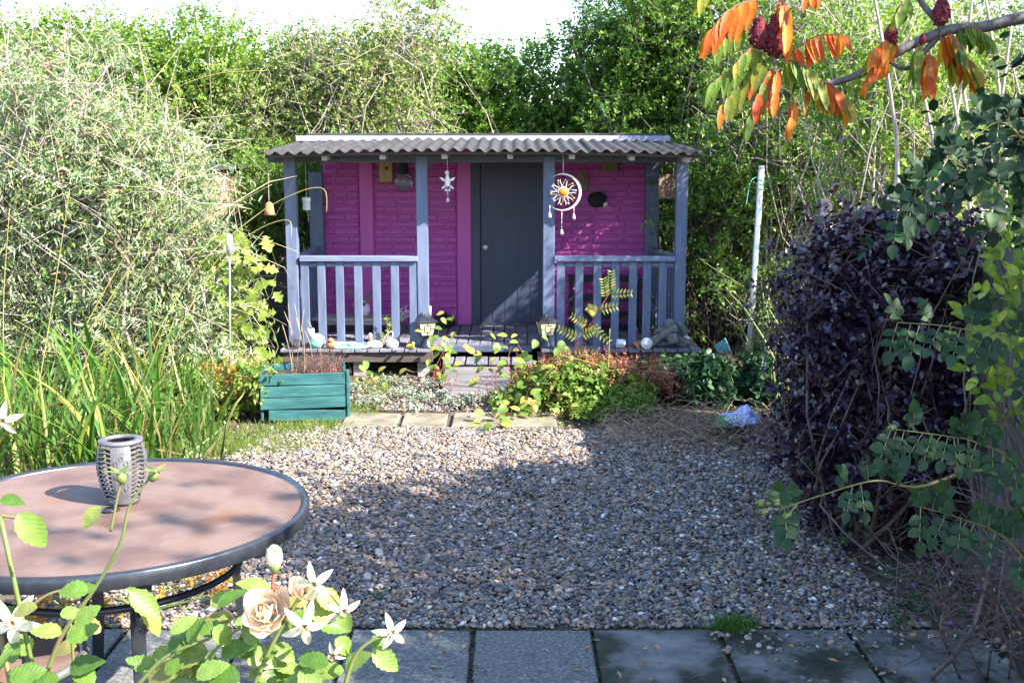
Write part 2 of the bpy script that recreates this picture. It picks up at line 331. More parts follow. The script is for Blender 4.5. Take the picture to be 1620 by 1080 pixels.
def leaf_cloud(name, mat_, parent, P, D, Nn, Ln, Wd, tint, shape='fold', kind='stuff'):
    tv, tt = TEMPL[shape]; tv = np.array(tv); tt = np.array(tt)
    D = unit(D); B = unit(np.cross(Nn, D)); Nn = np.cross(D, B)
    V = (P[:, None]+D[:, None]*(tv[None, :, 0:1]*Ln[:, None, None])+B[:, None]*(tv[None, :, 1:2]*Wd[:, None, None])
         + Nn[:, None]*(tv[None, :, 2:3]*Wd[:, None, None]))
    n, k = len(P), len(tv)
    T = (tt[None]+(np.arange(n)*k)[:, None, None]).reshape(-1, 3)
    V = V.reshape(-1, 3); o = (V.min(0)+V.max(0))/2
    me = fast_mesh(name, V-o, T, np.repeat(tint, k), mat_)
    ob = inst(name, me, Matrix.Translation(Vector(o)), parent)
    if kind: ob['kind'] = kind
    return ob
def shoots(lobes, n, L, up=.35, depth=.55, rng=RNG):
    lb = np.array(lobes, float); c, r = lb[:, :3], lb[:, 3:6]
    w = (r[:, 0]*r[:, 2]+r[:, 0]*r[:, 1]); w = w/w.sum()
    i = rng.choice(len(lb), n, p=w); d = unit(rng.normal(size=(n, 3))+np.array([0, 0, .25]))
    S = c[i]+r[i]*d*rng.uniform(depth, 1, (n, 1))
    D = unit(d+np.array([0, 0, up])+rng.normal(size=(n, 3))*.35)
    return S, D, L*rng.uniform(.5, 1.3, n)
def shoot_leaves(S, D, Ln, per, ll, lw, spread=.8, sag=.15, rng=RNG, t0=.05):
    n = len(S); i = np.repeat(np.arange(n), per); t = rng.uniform(t0, 1, n*per)
    P = S[i]+D[i]*(Ln[i]*t)[:, None]; P[:, 2] -= sag*Ln[i]*t*t
    q = rng.normal(size=(n*per, 3)); q -= (q*D[i]).sum(1, keepdims=True)*D[i]; q = unit(q)
    d = D[i]*.45+q*spread+np.array([0, 0, -.12]); nn = np.array([0, 0, .75])+rng.normal(size=d.shape)*.55
    f = rng.uniform(.6, 1.15, n*per)*(1.1-.35*t)
    base = rng.uniform(0, 1, n); tint = np.clip(.6*base[i]+.4*rng.uniform(0, 1, n*per)+.12*(t-.5), 0, 1)
    return P, d, nn, ll*f, lw*f, tint
def twigs(name, mat_, parent, S, E, r0, r1, bend=.15, seg=4, n=4, rng=RNG, kind='stuff'):
    """tapered curved twigs from S to E in one mesh"""
    S, E = np.asarray(S, float), np.asarray(E, float); m = len(S)
    t = np.linspace(0, 1, seg+1); ln = np.linalg.norm(E-S, axis=1)
    off = rng.normal(size=(m, 3))*(ln*bend)[:, None]; off2 = rng.normal(size=(m, 3))*(ln*bend*.5)[:, None]
    C = S[:, None]*(1-t)[None, :, None]+E[:, None]*t[None, :, None]+off[:, None]*(np.sin(np.pi*t))[None, :, None]+off2[:, None]*(np.sin(2*np.pi*t))[None, :, None]
    r0 = np.broadcast_to(r0, (m,)); r1 = np.broadcast_to(r1, (m,))
    R = r0[:, None]*(1-t)[None]+r1[:, None]*t[None]
    T = unit(E-S); U = unit(np.cross(T, np.array([.3, .9, .31]))); Wv = np.cross(T, U)
    a = np.arange(n)*2*np.pi/n
    ring = U[:, None]*np.cos(a)[None, :, None]+Wv[:, None]*np.sin(a)[None, :, None]
    V = C[:, :, None, :]+ring[:, None]*R[:, :, None, None]
    q = []
    for s_ in range(seg):
        for j in range(n): q.append((s_*n+j, s_*n+(j+1) % n, (s_+1)*n+(j+1) % n, (s_+1)*n+j))
    Q = (np.array(q)[None]+(np.arange(m)*(seg+1)*n)[:, None, None]).reshape(-1, 4)
    V = V.reshape(-1, 3); o = (V.min(0)+V.max(0))/2
    ob = inst(name, fast_mesh(name, V-o, Q, None, mat_, True), Matrix.Translation(Vector(o)), parent)
    if kind: ob['kind'] = kind
    return ob
def curve(pts, k=4):                                        # smooth path through points
    pts = [Vector(p) for p in pts]; out = []
    for i in range(len(pts)-1):
        p0, p1, p2, p3 = pts[max(i-1, 0)], pts[i], pts[i+1], pts[min(i+2, len(pts)-1)]
        for j in range(k):
            t = j/k
            out.append(.5*((2*p1)+(p2-p0)*t+(2*p0-5*p1+4*p2-p3)*t*t+(3*p1-p0-3*p2+p3)*t**3))
    return out+[pts[-1]]
def leaf_mesh(name, mat_, w=.5, serr=0, curl=.12, fold=.12, lob=0, n=12):
    """one larger leaf, unit length along +x, midrib folded, edge toothed if asked"""
    V, Fc = [], []
    for i in range(n+1):
        t = i/n; hw = w*.5*math.sin(math.pi*min(1, t**.8))**.75 if 0 < t < 1 else 0
        if lob: hw = w*.5*(abs(math.sin(math.pi*t))**.5*(.72+.34*math.cos(t*3*2*math.pi+.4)))
        if serr: hw *= 1+serr*((i % 2)*2-1)
        z = -curl*t*t
        V += [(t, 0, z), (t, -hw, z+fold*hw*2), (t, hw, z+fold*hw*2)]
    for i in range(n):
        a, b = i*3, i*3+3
        Fc += [(a, a+1, b+1, b), (a, b, b+2, a+2)]
    me = bpy.data.meshes.new(name); me.from_pydata(V, [], Fc)
    bm = bmesh.new(); bm.from_mesh(me); bmesh.ops.remove_doubles(bm, verts=bm.verts, dist=1e-5); bm.to_mesh(me); bm.free()
    me.materials.append(MAT[mat_]); me.polygons.foreach_set('use_smooth', [True]*len(me.polygons)); return me
def frame(pos, d, nrm, s, sw=None):
    d = Vector(d).normalized(); b = Vector(nrm).cross(d)
    b = b.normalized() if b.length > 1e-4 else d.orthogonal().normalized()
    n_ = d.cross(b); sw = sw or s
    M = Matrix((d*s, b*sw, n_*s)).transposed().to_4x4(); M.translation = Vector(pos); return M
# ---------------------------------------------------------------- ground, gravel, paving
def sheet(name, pts, z, mat_, parent=None):
    return MB().add([(x, y, z) for x, y in pts], [list(range(len(pts)))]).build(name, mat_, parent)
def rough_ground():
    n = 120; xs = np.concatenate([np.linspace(-70, -6, 12), np.linspace(-5.5, 5.5, n), np.linspace(6, 70, 12)])
    ys = np.concatenate([np.linspace(-60, -1, 8), np.linspace(-.5, 15, n), np.linspace(16, 90, 12)])
    X, Y = np.meshgrid(xs, ys); Z = -.012+RNG.normal(size=X.shape)*.006
    inside = (np.abs(X+.1) < 2.3) & (Y > 2.5) & (Y < 9.2); Z[inside] = np.minimum(Z[inside], -.006)
    V = np.stack([X, Y, Z], -1).reshape(-1, 3); nx, ny = len(xs), len(ys)
    i = (np.arange(ny-1)[:, None]*nx+np.arange(nx-1)[None]).ravel()
    o = inst('ground', fast_mesh('ground', V, np.stack([i, i+1, i+nx+1, i+nx], 1), None, 'soil', True), Matrix.Identity(4))
    tag(o, kind='structure')
rough_ground()
bed = [(-2.0, 4.2), tuple(oz(1480, 1001)[:2]), oz(1385, 930)[:2], oz(1320, 860)[:2], oz(1265, 780)[:2], oz(1215, 720)[:2], oz(1100, 700)[:2], (.6, 7.42), (-.2, 7.47), (-1.15, 7.5), (-1.55, 7.35), (-1.75, 6.4), (-2.0, 5.6)]
tag(sheet('gravel_bed', bed, .002, 'gravel_base'), kind='structure')
def in_poly(x, y, poly):
    r = np.zeros(len(x), bool); j = len(poly)-1
    for i in range(len(poly)):
        (xi, yi), (xj, yj) = poly[i], poly[j]
        r ^= ((yi > y) != (yj > y)) & (x < (xj-xi)*(y-yi)/(yj-yi+1e-12)+xi); j = i
    return r
def gravel():
    n = 105000; x = RNG.uniform(-2.1, 2.05, n); y = RNG.uniform(4.22, 7.6, n)+RNG.normal(size=n)*.03
    k = in_poly(x, np.clip(y, 4.21, 9), bed) | (RNG.uniform(size=n) < .04); y = np.maximum(y, 4.235+RNG.uniform(size=n)*.02)
    x, y = x[k], y[k]
    x2 = RNG.uniform(.75, 1.9, 220); y2 = 4.22-np.abs(RNG.normal(size=220))*.13   # spill on to the slabs
    x3 = RNG.uniform(-1.25, -.1, 2600); y3 = RNG.uniform(8.0, 9.25, 2600); x = np.concatenate([x, x3]); y = np.concatenate([y, y3])   # stones in the bed under the deck edge
    x = np.concatenate([x, x2]); y = np.concatenate([y, y2]); n = len(x)
    s = np.clip(RNG.lognormal(math.log(.0074), .32, n), .0038, .019)
    z = .004+s*.5+RNG.uniform(0, 1, n)**2*.014; z[-220:] = .012+.006+s[-220:]*.3
    me = bpy.data.meshes.new('gravel'); me.vertices.add(n)
    me.vertices.foreach_set('co', np.stack([x, y, z], 1).astype(np.float32).ravel())
    def at(nm, ty, dat):
        a_ = me.attributes.new(nm, ty, 'POINT'); a_.data.foreach_set('vector' if ty == 'FLOAT_VECTOR' else 'value', dat.astype(np.float32).ravel())
    at('scl', 'FLOAT_VECTOR', np.stack([s*RNG.uniform(1, 1.5, n), s*RNG.uniform(.8, 1.1, n), s*RNG.uniform(.45, .8, n)], 1))
    at('rot', 'FLOAT_VECTOR', np.stack([RNG.normal(size=n)*.35, RNG.normal(size=n)*.35, RNG.uniform(0, 6.28, n)], 1))
    at('tint', 'FLOAT', np.clip(RNG.beta(1.3, 1.7, n), 0, .999)); me.materials.append(MAT['pebble'])
    o = inst('gravel', me, Matrix.Identity(4)); tag(o, 'loose brown and grey pea gravel over the yard', 'gravel', kind='stuff')
    g = bpy.data.node_groups.new('gravel', 'GeometryNodeTree')
    g.interface.new_socket('Geometry', in_out='INPUT', socket_type='NodeSocketGeometry'); g.interface.new_socket('Geometry', in_out='OUTPUT', socket_type='NodeSocketGeometry')
    N, L = g.nodes, g.links; gi = N.new('NodeGroupInput'); go = N.new('NodeGroupOutput')
    ic = N.new('GeometryNodeMeshIcoSphere'); ic.inputs['Subdivisions'].default_value = 2; ic.inputs['Radius'].default_value = 1
    sm = N.new('GeometryNodeSetShadeSmooth'); L.new(ic.outputs[0], sm.inputs[0])
    stm = N.new('GeometryNodeSetMaterial'); stm.inputs['Material'].default_value = MAT['pebble']; L.new(sm.outputs[0], stm.inputs[0])
    ip = N.new('GeometryNodeInstanceOnPoints'); L.new(gi.outputs[0], ip.inputs['Points']); L.new(stm.outputs[0], ip.inputs['Instance'])
    for nm, so in (('scl', 'Scale'), ('rot', 'Rotation')):
        na = N.new('GeometryNodeInputNamedAttribute'); na.data_type = 'FLOAT_VECTOR'; na.inputs[0].default_value = nm
        out = na.outputs[0]
        if so == 'Rotation':
            er = N.new('FunctionNodeEulerToRotation'); L.new(out, er.inputs[0]); out = er.outputs[0]
        L.new(out, ip.inputs[so])
    L.new(ip.outputs[0], go.inputs[0])
    o.modifiers.new('gravel', 'NODES').node_group = g
gravel()
# paving row along the near edge of the gravel
pav = tag(sheet('paving', [(-2.2, 3.2), (2.2, 3.2), (2.2, 4.19), (-2.2, 4.19)], .0, 'soil'), kind='structure')
xs = [-1.93, -1.46, -1.0, -.61, -.148, .3, .78, 1.27, 1.76]
for i in range(len(xs)-1):
    x0, x1 = xs[i]+.008, xs[i+1]-.008
    b = MB().box(((x0+x1)/2, 3.965, .002), (x1-x0, .46, .03), skew=.005); b.build('slab', 'slab_mossy' if i >= 5 else 'slab', pav, bevel=.006)
    b = MB().box(((x0+x1)/2+.02, 3.49, .0), (x1-x0, .46, .03), skew=.005); b.build('slab', 'slab_mossy' if i in (4, 6) else 'slab', pav, bevel=.006)
# mossy edging slabs between gravel and bed
edge = tag(sheet('edging_path', [(-1.2, 7.47), (.35, 7.47), (.3, 8.0), (-1.15, 8.0)], .003, 'soil'), kind='structure')
for a_, b_ in ((-1.14, -.76), (-.74, -.43), (-.41, -.08), (-.06, .3)):
    MB().box(((a_+b_)/2, 7.69, .012), (b_-a_-.012, .40, .03), skew=.008).build('slab', 'path_stone', edge, bevel=.006)
# ---------------------------------------------------------------- summerhouse
YF, YW, ZD = 9.53, 10.75, .222
shed = thing('summerhouse', 'small magenta brick-faced summerhouse with slate blue porch and corrugated roof', 'summerhouse', (-.25, 10.2, 0))
def X(px, Y, py=400): return oy(px, py, Y).x
def Z(py, Y): return oy(810, py, Y).z
# deck boards run front to back; the door bay is set back behind a step
bx0, bx1 = X(442, 9.33, 552), X(1112, 9.33, 552); nb = 34; bw = (bx1-bx0)/nb
dx0, dx1 = X(690, 9.5, 545), X(846, 9.5, 545)
deckm = {}
for i in range(nb):
    xc = bx0+(i+.5)*bw; y0 = 9.33+rnd.uniform(-.012, .012)
    if dx0 < xc < dx1: y0 = 9.56
    key = (y0 > 9.5, i % 4)
    if key not in deckm: deckm[key] = MB().box((0, 0, 0), (bw-.009, YW+.05-y0, .024), skew=.0015).mesh('deck_board', 'deck', bevel=.003)[0]
    inst('deck_board', deckm[key], Matrix.Translation((xc, (y0+YW+.05)/2, ZD-.012+rnd.uniform(-.002, .002))), shed)
for a_, b_ in ((bx0+.02, dx0-.02), (dx1+.02, bx1-.02)):
    MB().bb((a_, 9.36, ZD-.11), (b_, 9.41, ZD-.027)).build('joist', 'joist', shed, bevel=.003)
    MB().bb((a_, 10.2, ZD-.11), (b_, 10.25, ZD-.027)).build('joist', 'joist', shed)
for xx in (bx0+.1, -1.25, dx0-.1, dx1+.1, .9, bx1-.1):
    MB().bb((xx-.05, 9.42, -.05), (xx+.05, 9.52, ZD-.027)).build('deck_support', 'grey_wood', shed, bevel=.004)
MB().bb((dx0+.02, 9.5, ZD-.05), (dx1-.02, 9.555, ZD+.004)).build('deck_nosing', 'step_blue', shed, bevel=.004)
# slatted step below the door bay
for i in range(8):
    a_ = X(700, 9.3, 565)+i*.092
    MB().box((a_+.046, 9.36, .125), (.08, .27, .022), skew=.002).build('step_board', 'deck', shed, bevel=.003)
MB().bb((X(700, 9.3, 565), 9.26, .04), (X(700, 9.3, 565)+.736, 9.3, .112)).build('step_riser', 'joist', shed)
# back wall: backing, battens, brick-faced panels
w0, wb1, wb2, wp2, wb3, wb4 = [X(p, YW) for p in (513, 571, 592, 592, 724, 746)]
d0, d1, wr = X(760, YW), X(860, YW), X(1022, YW)
body = MB(); WT = 1.885
body.bb((w0, YW+.03, .02), (wr, YW+.1, WT)); body.build('wall', 'magenta_smooth', shed)
wall = [o for o in shed.children if o.name.startswith('wall')][0]
wall_l = MB().bb((w0-.02, YW+.101, .02), (w0+.05, YW+1.9, 1.77)).build('side_wall', 'shed_side', shed)
wall_r = MB().bb((wr-.05, YW+.101, .02), (wr+.02, YW+1.9, 1.77)).build('side_wall', 'shed_side', shed)
MB().bb((w0+.051, YW+1.84, .02), (wr-.051, YW+1.9, 1.77)).build('rear_wall', 'shed_side', shed)
for a_, b_ in ((wb1, wb2), (wb3, wb4)):
    MB().bb((a_, YW-.02, ZD), (b_, YW+.031, WT-.01)).build('batten', 'magenta_smooth', shed, bevel=.004)
def brick_mesh():
    n, k = 5, 3; V, Fc = [], []
    for j in range(k+1):
        for i in range(n+1):
            e = i in (0, n) or j in (0, k)
            V.append(((0, .05, .35, .65, .95, 1)[i]-.5, 0 if e else -1*rnd.uniform(.65, 1.25), (0, .16, .84, 1)[j]-.5))
    for j in range(k):
        for i in range(n):
            q = j*(n+1)+i; Fc.append((q, q+1, q+n+2, q+n+1))
    for i in (0, 1, 2, 3): pass
    me = bpy.data.meshes.new('brick'); me.from_pydata(V, [], Fc); me.materials.append(MAT['magenta'])
    return me
bricks = [brick_mesh() for _ in range(12)]; rows = 24; rh = (1.86-ZD)/rows
for (a_, b_) in ((w0, wb1), (wb2, wb3), (d1+.085, wr)):
    for rw in range(rows):
        x = a_+.003; z = ZD+rh*(rw+.5)
        if rw % 12 == 11: z -= .003
        first = True
        while x < b_-.02:
            ln = rnd.choice((.13, .2, .23, .26, .3))*(rnd.uniform(.4, .8) if first else 1); first = False
            if b_-x-ln < .06: ln = b_-x-.003
            ln = min(ln, b_-x-.003)
            M = Matrix.Translation((x+ln/2, YW+.031, z)) @ Matrix.Diagonal((ln-.009, rnd.uniform(.013, .022), rh-.008, 1))
            inst('brick', rnd.choice(bricks), M, wall); x += ln
# door
MB().bb((wb4, YW-.035, ZD), (d0, YW+.029, WT-.01)).build('door_frame', 'frame_paint', shed, bevel=.004)
MB().bb((d1, YW-.035, ZD), (d1+.08, YW+.029, WT-.01)).build('door_frame', 'frame_paint', shed, bevel=.004)
MB().bb((d0, YW-.035, 1.858), (d1, YW+.029, WT-.01)).build('door_frame', 'frame_paint', shed, bevel=.004)
door = MB().bb((d0+.004, YW-.005, ZD+.012), (d1-.004, YW+.028, 1.855)).build('door', 'door_paint', shed, bevel=.003)
for k_ in range(1, 5):
    xx = d0+(d1-d0)*k_/5; MB().bb((xx-.0035, YW-.009, ZD+.03), (xx+.0035, YW-.0055, 1.84)).build('door_bead', 'door_paint', door)
hp = oy(768, 391, YW-.03)
MB().bb((hp.x-.018, YW-.012, hp.z-.05), (hp.x+.018, YW-.0055, hp.z+.05)).build('handle_plate', 'metal_dark', door, bevel=.002)
MB().lathe([(.012, 0), (.012, .03), (.024, .036), (.026, .05), (.015, .06), (0, .061)], 14, (hp.x, YW-.012, hp.z), Matrix.Rotation(math.pi/2, 3, 'X')).build('handle', 'silver', door, True)
MB().bb((d0-.02, YW-.08, ZD), (d1+.02, YW-.036, ZD+.02)).build('threshold', 'frame_paint', shed)
# posts
for px in (463, 669, 868, 1076):
    xx = X(px, YF); MB().box((xx, YF, (ZD+1.77)/2), (.092, .085, 1.77-ZD), skew=.003).build('post', 'slate_paint', shed, bevel=.005)
for px, hh in ((503, 1.62), (1030, 1.75)):
    xx = X(px, YW-.06); MB().bb((xx-.062, YW-.1, ZD), (xx+.062, YW-.021, hh)).build('corner_post', 'slate_paint', shed, bevel=.005)
# railings
for pxa, pxb, bal in ((474, 661, (483, 509, 538, 567, 596, 625, 654)), (877, 1068, (887, 916, 945, 973, 1001, 1023, 1048))):
    xa, xb = X(pxa, YF-.03), X(pxb, YF-.03)
    zt = Z(405, YF-.03)
    rl = MB().bb((xa, YF-.062, zt-.042), (xb, YF+.03, zt)).build('railing', 'rail_paint', shed, bevel=.004)
    MB().bb((xa, YF-.012, zt-.092), (xb, YF+.01, zt-.06)).build('lower_rail', 'rail_paint', rl, bevel=.003)
    for pb in bal:
        xx = X(pb, YF-.03, 470); MB().bb((xx-.033, YF-.036, ZD-.002), (xx+.033, YF-.0125, zt-.0425)).build('baluster', 'slate_paint', rl, bevel=.003)
for sx, px, cx in ((-1, 463, 503), (1, 1076, 1030)):
    xa, xb = X(px, YF), X(cx, YW-.06)
    zt = .93; d_ = Vector((xb-xa, YW-.1-YF-.05, 0)); rot = Matrix.Rotation(math.atan2(d_.y, d_.x), 3, 'Z'); mid = Vector(((xa+xb)/2, (YF+.05+YW-.1)/2, 0))
    sr = MB().box(mid+Vector((0, 0, zt)), (d_.length, .07, .035), rot).build('railing', 'rail_paint', shed, bevel=.003)
    for k_ in range(1, 9):
        p = mid+d_*(k_/9-.5); MB().box(p+Vector((0, 0, (zt-.018+ZD)/2)), (.055, .022, zt-.018-ZD), rot).build('baluster', 'slate_paint', sr)
# beam, rafters, corrugated roof, ridge board
MB().bb((X(430, YF), YF-.04, 1.715), (X(1094, YF), YF+.045, 1.785)).build('beam', 'beam_dark', shed, bevel=.004)
zr0, zr1 = 1.815, 1.915; yr0, yr1 = 9.12, 10.68
def roofz(x, y):
    u = (x+.24)/1.75; return zr0+(zr1-zr0)*(y-yr0)/(yr1-yr0)-.045*max(0, abs(u)-.15)**2
for px in (513, 605, 703, 807, 905, 1000, 1088):
    xx = X(px, 9.3, 248); sl = (zr1-zr0)/(yr1-yr0)
    rot = Matrix.Rotation(math.atan(sl), 3, 'X')
    yc = (9.3+YW)/2; MB().box((xx, yc, roofz(xx, yc)-.06), (.046, YW-9.3, .042), rot).build('rafter', 'rafter_paint', shed, bevel=.003)
gx = [X(420, 9.2, 242)+(X(1108, 9.2, 242)-X(420, 9.2, 242))*i/14 for i in range(15)]
V = [(x, y, roofz(x, 9.18)-dz) for x in gx for y, dz in ((9.165, .016), (9.165, .038), (9.19, .038), (9.19, .016))]
MB().add(V, [(i*4+j, i*4+(j+1) % 4, i*4+4+(j+1) % 4, i*4+4+j) for i in range(14) for j in range(4)]+[(3, 2, 1, 0), (56, 57, 58, 59)]).build('edge_board', 'joist', shed)
rx0, rx1 = X(414, 9.2, 240), X(1113, 9.2, 238); nsh = 4; sw = (rx1-rx0)/nsh
for s_ in range(nsh):
    a_, b_ = rx0+s_*sw-(.03 if s_ else 0), rx0+(s_+1)*sw
    n_ = int((b_-a_)/.012); V, Fc = [], []; yo = rnd.uniform(-.012, .012); dz = .004*(s_ % 2)
    ny = 4
    for layer in (0, 1):
        for j in range(ny+1):
            y = yr0+yo+(yr1-yr0-yo)*j/ny
            for i in range(n_+1):
                x = a_+(b_-a_)*i/n_; ph = 2*math.pi*(x-rx0)/.098
                V.append((x, y, roofz(x, y)+.0135*math.sin(ph)+dz-.007*layer+.003*math.sin(x*9+j)))
    off = (ny+1)*(n_+1)
    for j in range(ny):
        for i in range(n_):
            q = j*(n_+1)+i; Fc += [(q, q+1, q+n_+2, q+n_+1), (off+q, off+q+n_+1, off+q+n_+2, off+q+1)]
    for i in range(n_): Fc += [(i, off+i, off+i+1, i+1), (ny*(n_+1)+i, ny*(n_+1)+i+1, off+ny*(n_+1)+i+1, off+ny*(n_+1)+i)]
    for j in range(ny): Fc += [(j*(n_+1), (j+1)*(n_+1), off+(j+1)*(n_+1), off+j*(n_+1)), (j*(n_+1)+n_, off+j*(n_+1)+n_, off+(j+1)*(n_+1)+n_, (j+1)*(n_+1)+n_)]
    MB().add(V, Fc).build('roof_sheet', 'roof_sheet', shed, smooth=True)
MB().bb((X(467, 10.6, 219), 10.62, 1.893), (X(1061, 10.6, 219), 10.655, Z(215, 10.62))).build('ridge_board', 'fascia_paint', shed, bevel=.003)
rf = MB(); xa, xb = w0-.12, wr+.12
rf.add([(xa, 10.66, 1.935), (xb, 10.66, 1.935), (xb, YW+2.05, 1.78), (xa, YW+2.05, 1.78), (xa, 10.66, 1.965), (xb, 10.66, 1.965), (xb, YW+2.05, 1.81), (xa, YW+2.05, 1.81)],
       [(0,3,2,1),(4,5,6,7),(0,1,5,4),(1,2,6,5),(2,3,7,6),(3,0,4,7)]).build('roof', 'roof_felt', shed)
MB().bb((w0, YW+.101, ZD-.1), (wr, YW+1.83, ZD-.05)).build('floor', 'joist', shed)
# plywood ramp leaning from the step to the ground
ra = [oz(698, 626, .012), oz(812, 626, .012)]
rb_ = [Vector((X(704, 9.24, 580), 9.24, .10)), Vector((X(806, 9.24, 580), 9.24, .10))]
ramp_ = thing('wooden_ramp', 'grey weathered wooden ramp sloping from the porch step to the ground', 'ramp', (-.2, 8.6, 0))
for k_ in range(5):
    t0, t1 = k_/5+.006, (k_+1)/5-.006; a0_, a1_ = ra[0].lerp(rb_[0], t0), ra[0].lerp(rb_[0], t1); b0_, b1_ = ra[1].lerp(rb_[1], t0), ra[1].lerp(rb_[1], t1)
    up = Vector((0, 0, .02)); MB().add([a0_-up, b0_-up, b1_-up, a1_-up, a0_, b0_, b1_, a1_], [(0,3,2,1),(4,5,6,7),(0,1,5,4),(1,2,6,5),(2,3,7,6),(3,0,4,7)]).build('plank', 'ramp_wood', ramp_, bevel=.002)
# ---------------------------------------------------------------- things on and around the porch
def hang(px, py, Y): return oy(px, py, Y)
# clay bell on a cord
p = hang(426, 330, 9.22); t = thing('hanging_bell', 'small terracotta bell hanging on a cord from the porch roof corner', 'bell', p)
MB().lathe([(.0, .05), (.014, .05), (.03, .035), (.038, -.02), (.046, -.05), (.041, -.05), (.033, -.02), (.024, .03), (0, .04)], 18, p).build('bell_body', 'terracotta', t, True)
MB().tube([p+Vector((0, 0, .048)), (p.x, p.y, roofz(p.x, 9.22)-.02)], .0028, 5).build('cord', 'grey_wood', t)
MB().ball(p+Vector((0, 0, -.045)), .01).tube([p+Vector((0, 0, .03)), p+Vector((0, 0, -.045))], .002, 4).build('clapper', 'metal_dark', t)
# sun and moon ornament
c = hang(891, 304, 9.26); t = thing('sun_moon_chime', 'silver sun and crescent moon chime with amber glass heart hanging before the door post', 'wind chime', c)
R3 = Matrix.Rotation(math.pi/2, 4, 'X'); MC = Matrix.Translation(c) @ R3
def arc(r, a0, a1, n, cx=0, cy=0): return [(cx+r*math.cos(math.radians(a0+(a1-a0)*i/n)), cy+r*math.sin(math.radians(a0+(a1-a0)*i/n))) for i in range(n+1)]
oa, ia = arc(.145, -132, 132, 36), arc(.1365, -126, 126, 36, -.013)
MB().add([MC @ Vector((x, y, z)) for (x, y), (u, v) in zip(oa, ia) for x, y, z in ((x, y, -.004), (x, y, .004), (u, v, .004), (u, v, -.004))], [(i*4+j, i*4+(j+1) % 4, i*4+4+(j+1) % 4, i*4+4+j) for i in range(36) for j in range(4)]+[(3, 2, 1, 0), (144, 145, 146, 147)]).build('crescent', 'silver', t)
hub = MB().lathe([(.04, -.008), (.043, 0), (.04, .008), (.036, .008), (.036, -.008), (.04, -.008)], 20, c, Matrix.Rotation(math.pi/2, 3, 'X')).build('sun_rim', 'silver', t, True)
MB().ball(c, (.037, .022, .037), 16, 10).build('glass_heart', 'amber_glass', t, True)
for k_ in range(10):
    a_ = k_*36; Mr = MC @ Matrix.Rotation(math.radians(a_), 4, 'Z')
    pts = [(.04, -.006), (.058, -.011), (.078, -.006), (.108, -.011), (.09, -.002), (.076, .001), (.06, -.005), (.05, -.001), (.04, .002)]
    MB().poly(pts, .004, Mr).build('ray', 'silver', t)
    q = Mr @ Vector((.096, .012, 0)); MB().tube([Mr @ Vector((.04, .012, 0)), Mr @ Vector((.07, .02, 0)), q], .002, 5).ball(q, .0085, 8, 6).build('curl', 'tan_wood' if k_ % 2 else 'silver', t, True)
top = Vector((c.x-.002, c.y, roofz(c.x, 9.26)-.03))
def chain(a_, b_, r=.0022, beads=5):
    m_ = MB().tube([a_, b_], r, 5)
    for i in range(beads): m_.ball(Vector(a_).lerp(Vector(b_), (i+.5)/beads), r*2.3, 6, 5)
    return m_
chain(c+Vector((0, 0, .142)), top, beads=7).build('chain', 'silver', t, True)
for dx, dz, l_ in ((-.105, -.1, .06), (-.01, -.143, .15), (.085, -.118, .055)):
    a_ = c+Vector((dx, 0, dz)); b_ = a_-Vector((0, 0, l_)); chain(a_, b_, .0018, 4).build('chain', 'silver', t, True)
    MB().lathe([(0, .02), (.007, .018), (.011, 0), (.014, -.02), (.011, -.02), (.0, .012)], 10, b_-Vector((0, 0, .018))).build('bell', 'cream_stone', t, True)
# fairy ornament of pale glass
c = hang(708, 287, 9.4); t = thing('fairy_ornament', 'shiny white winged fairy ornament hanging between door and glass globe', 'ornament', c)
MB().lathe([(0, .055), (.011, .05), (.02, .02), (.024, 0), (.02, -.02), (.026, -.04), (.0, -.04)], 12, c).build('fairy_body', 'white_plastic', t, True)
MB().ball(c+Vector((-.004, 0, .068)), .017).build('head', 'white_plastic', t, True)
for s_ in (-1, 1):
    for dz, l_ in ((.0, .062), (-.03, .05)):
        M = frame(c+Vector((s_*.012, 0, dz)), (s_*.8, 0, -.65 if dz else .5), (0, -1, 0), l_, .5*l_); MB().poly([(0, -.1), (.5, -.35), (1, 0), (.5, .35), (0, .1)], .04, M).build('wing', 'white_plastic', t)
for k_ in range(5): MB().poly([(0, -.2), (.6, -.35), (1, 0), (.6, .35), (0, .2)], .06, frame(c+Vector((0, 0, -.035)), (math.cos(k_*.5+.57+.0)*.6, 0, -1), (0, -1, 0), .05, .018)).build('skirt_petal', 'white_plastic', t)
MB().tube([c+Vector((0, 0, .08)), (c.x, c.y, roofz(c.x, 9.4)-.03)], .0014, 4).build('cord', 'silver', t)
MB().tube([c+Vector((0, 0, -.04)), c+Vector((0, 0, -.14))], .0025, 5).ball(c+Vector((0, 0, -.095)), .007, 8, 6).lathe([(0, .016), (.008, .012), (.016, -.018), (0, -.018)], 10, c+Vector((0, 0, -.145))).build('drop_bell', 'silver', t, True)
# glass globe lamp on a bracket
c = hang(638, 288, YW-.12); t = thing('globe_lamp', 'clear glass globe lamp on dark bracket beside the bird box', 'lamp', c)
MB().ball(c, .082, 18, 12).build('globe', 'clear_glass', t, True)
MB().lathe([(.045, 0), (.05, .02), (.045, .09), (.02, .11), (0, .11)], 14, c+Vector((0, 0, .07))).build('lamp_cap', 'black_matt', t, True)
MB().bb((c.x-.02, c.y, c.z+.11), (c.x+.02, YW-.0, c.z+.14)).build('bracket', 'black_matt', t)
for k_ in range(7): MB().ball(c+Vector((rnd.uniform(-.04, .04), rnd.uniform(-.02, .02), rnd.uniform(-.05, .02))), .009, 8, 6).build('fairy_light', 'white_plastic', t, True)
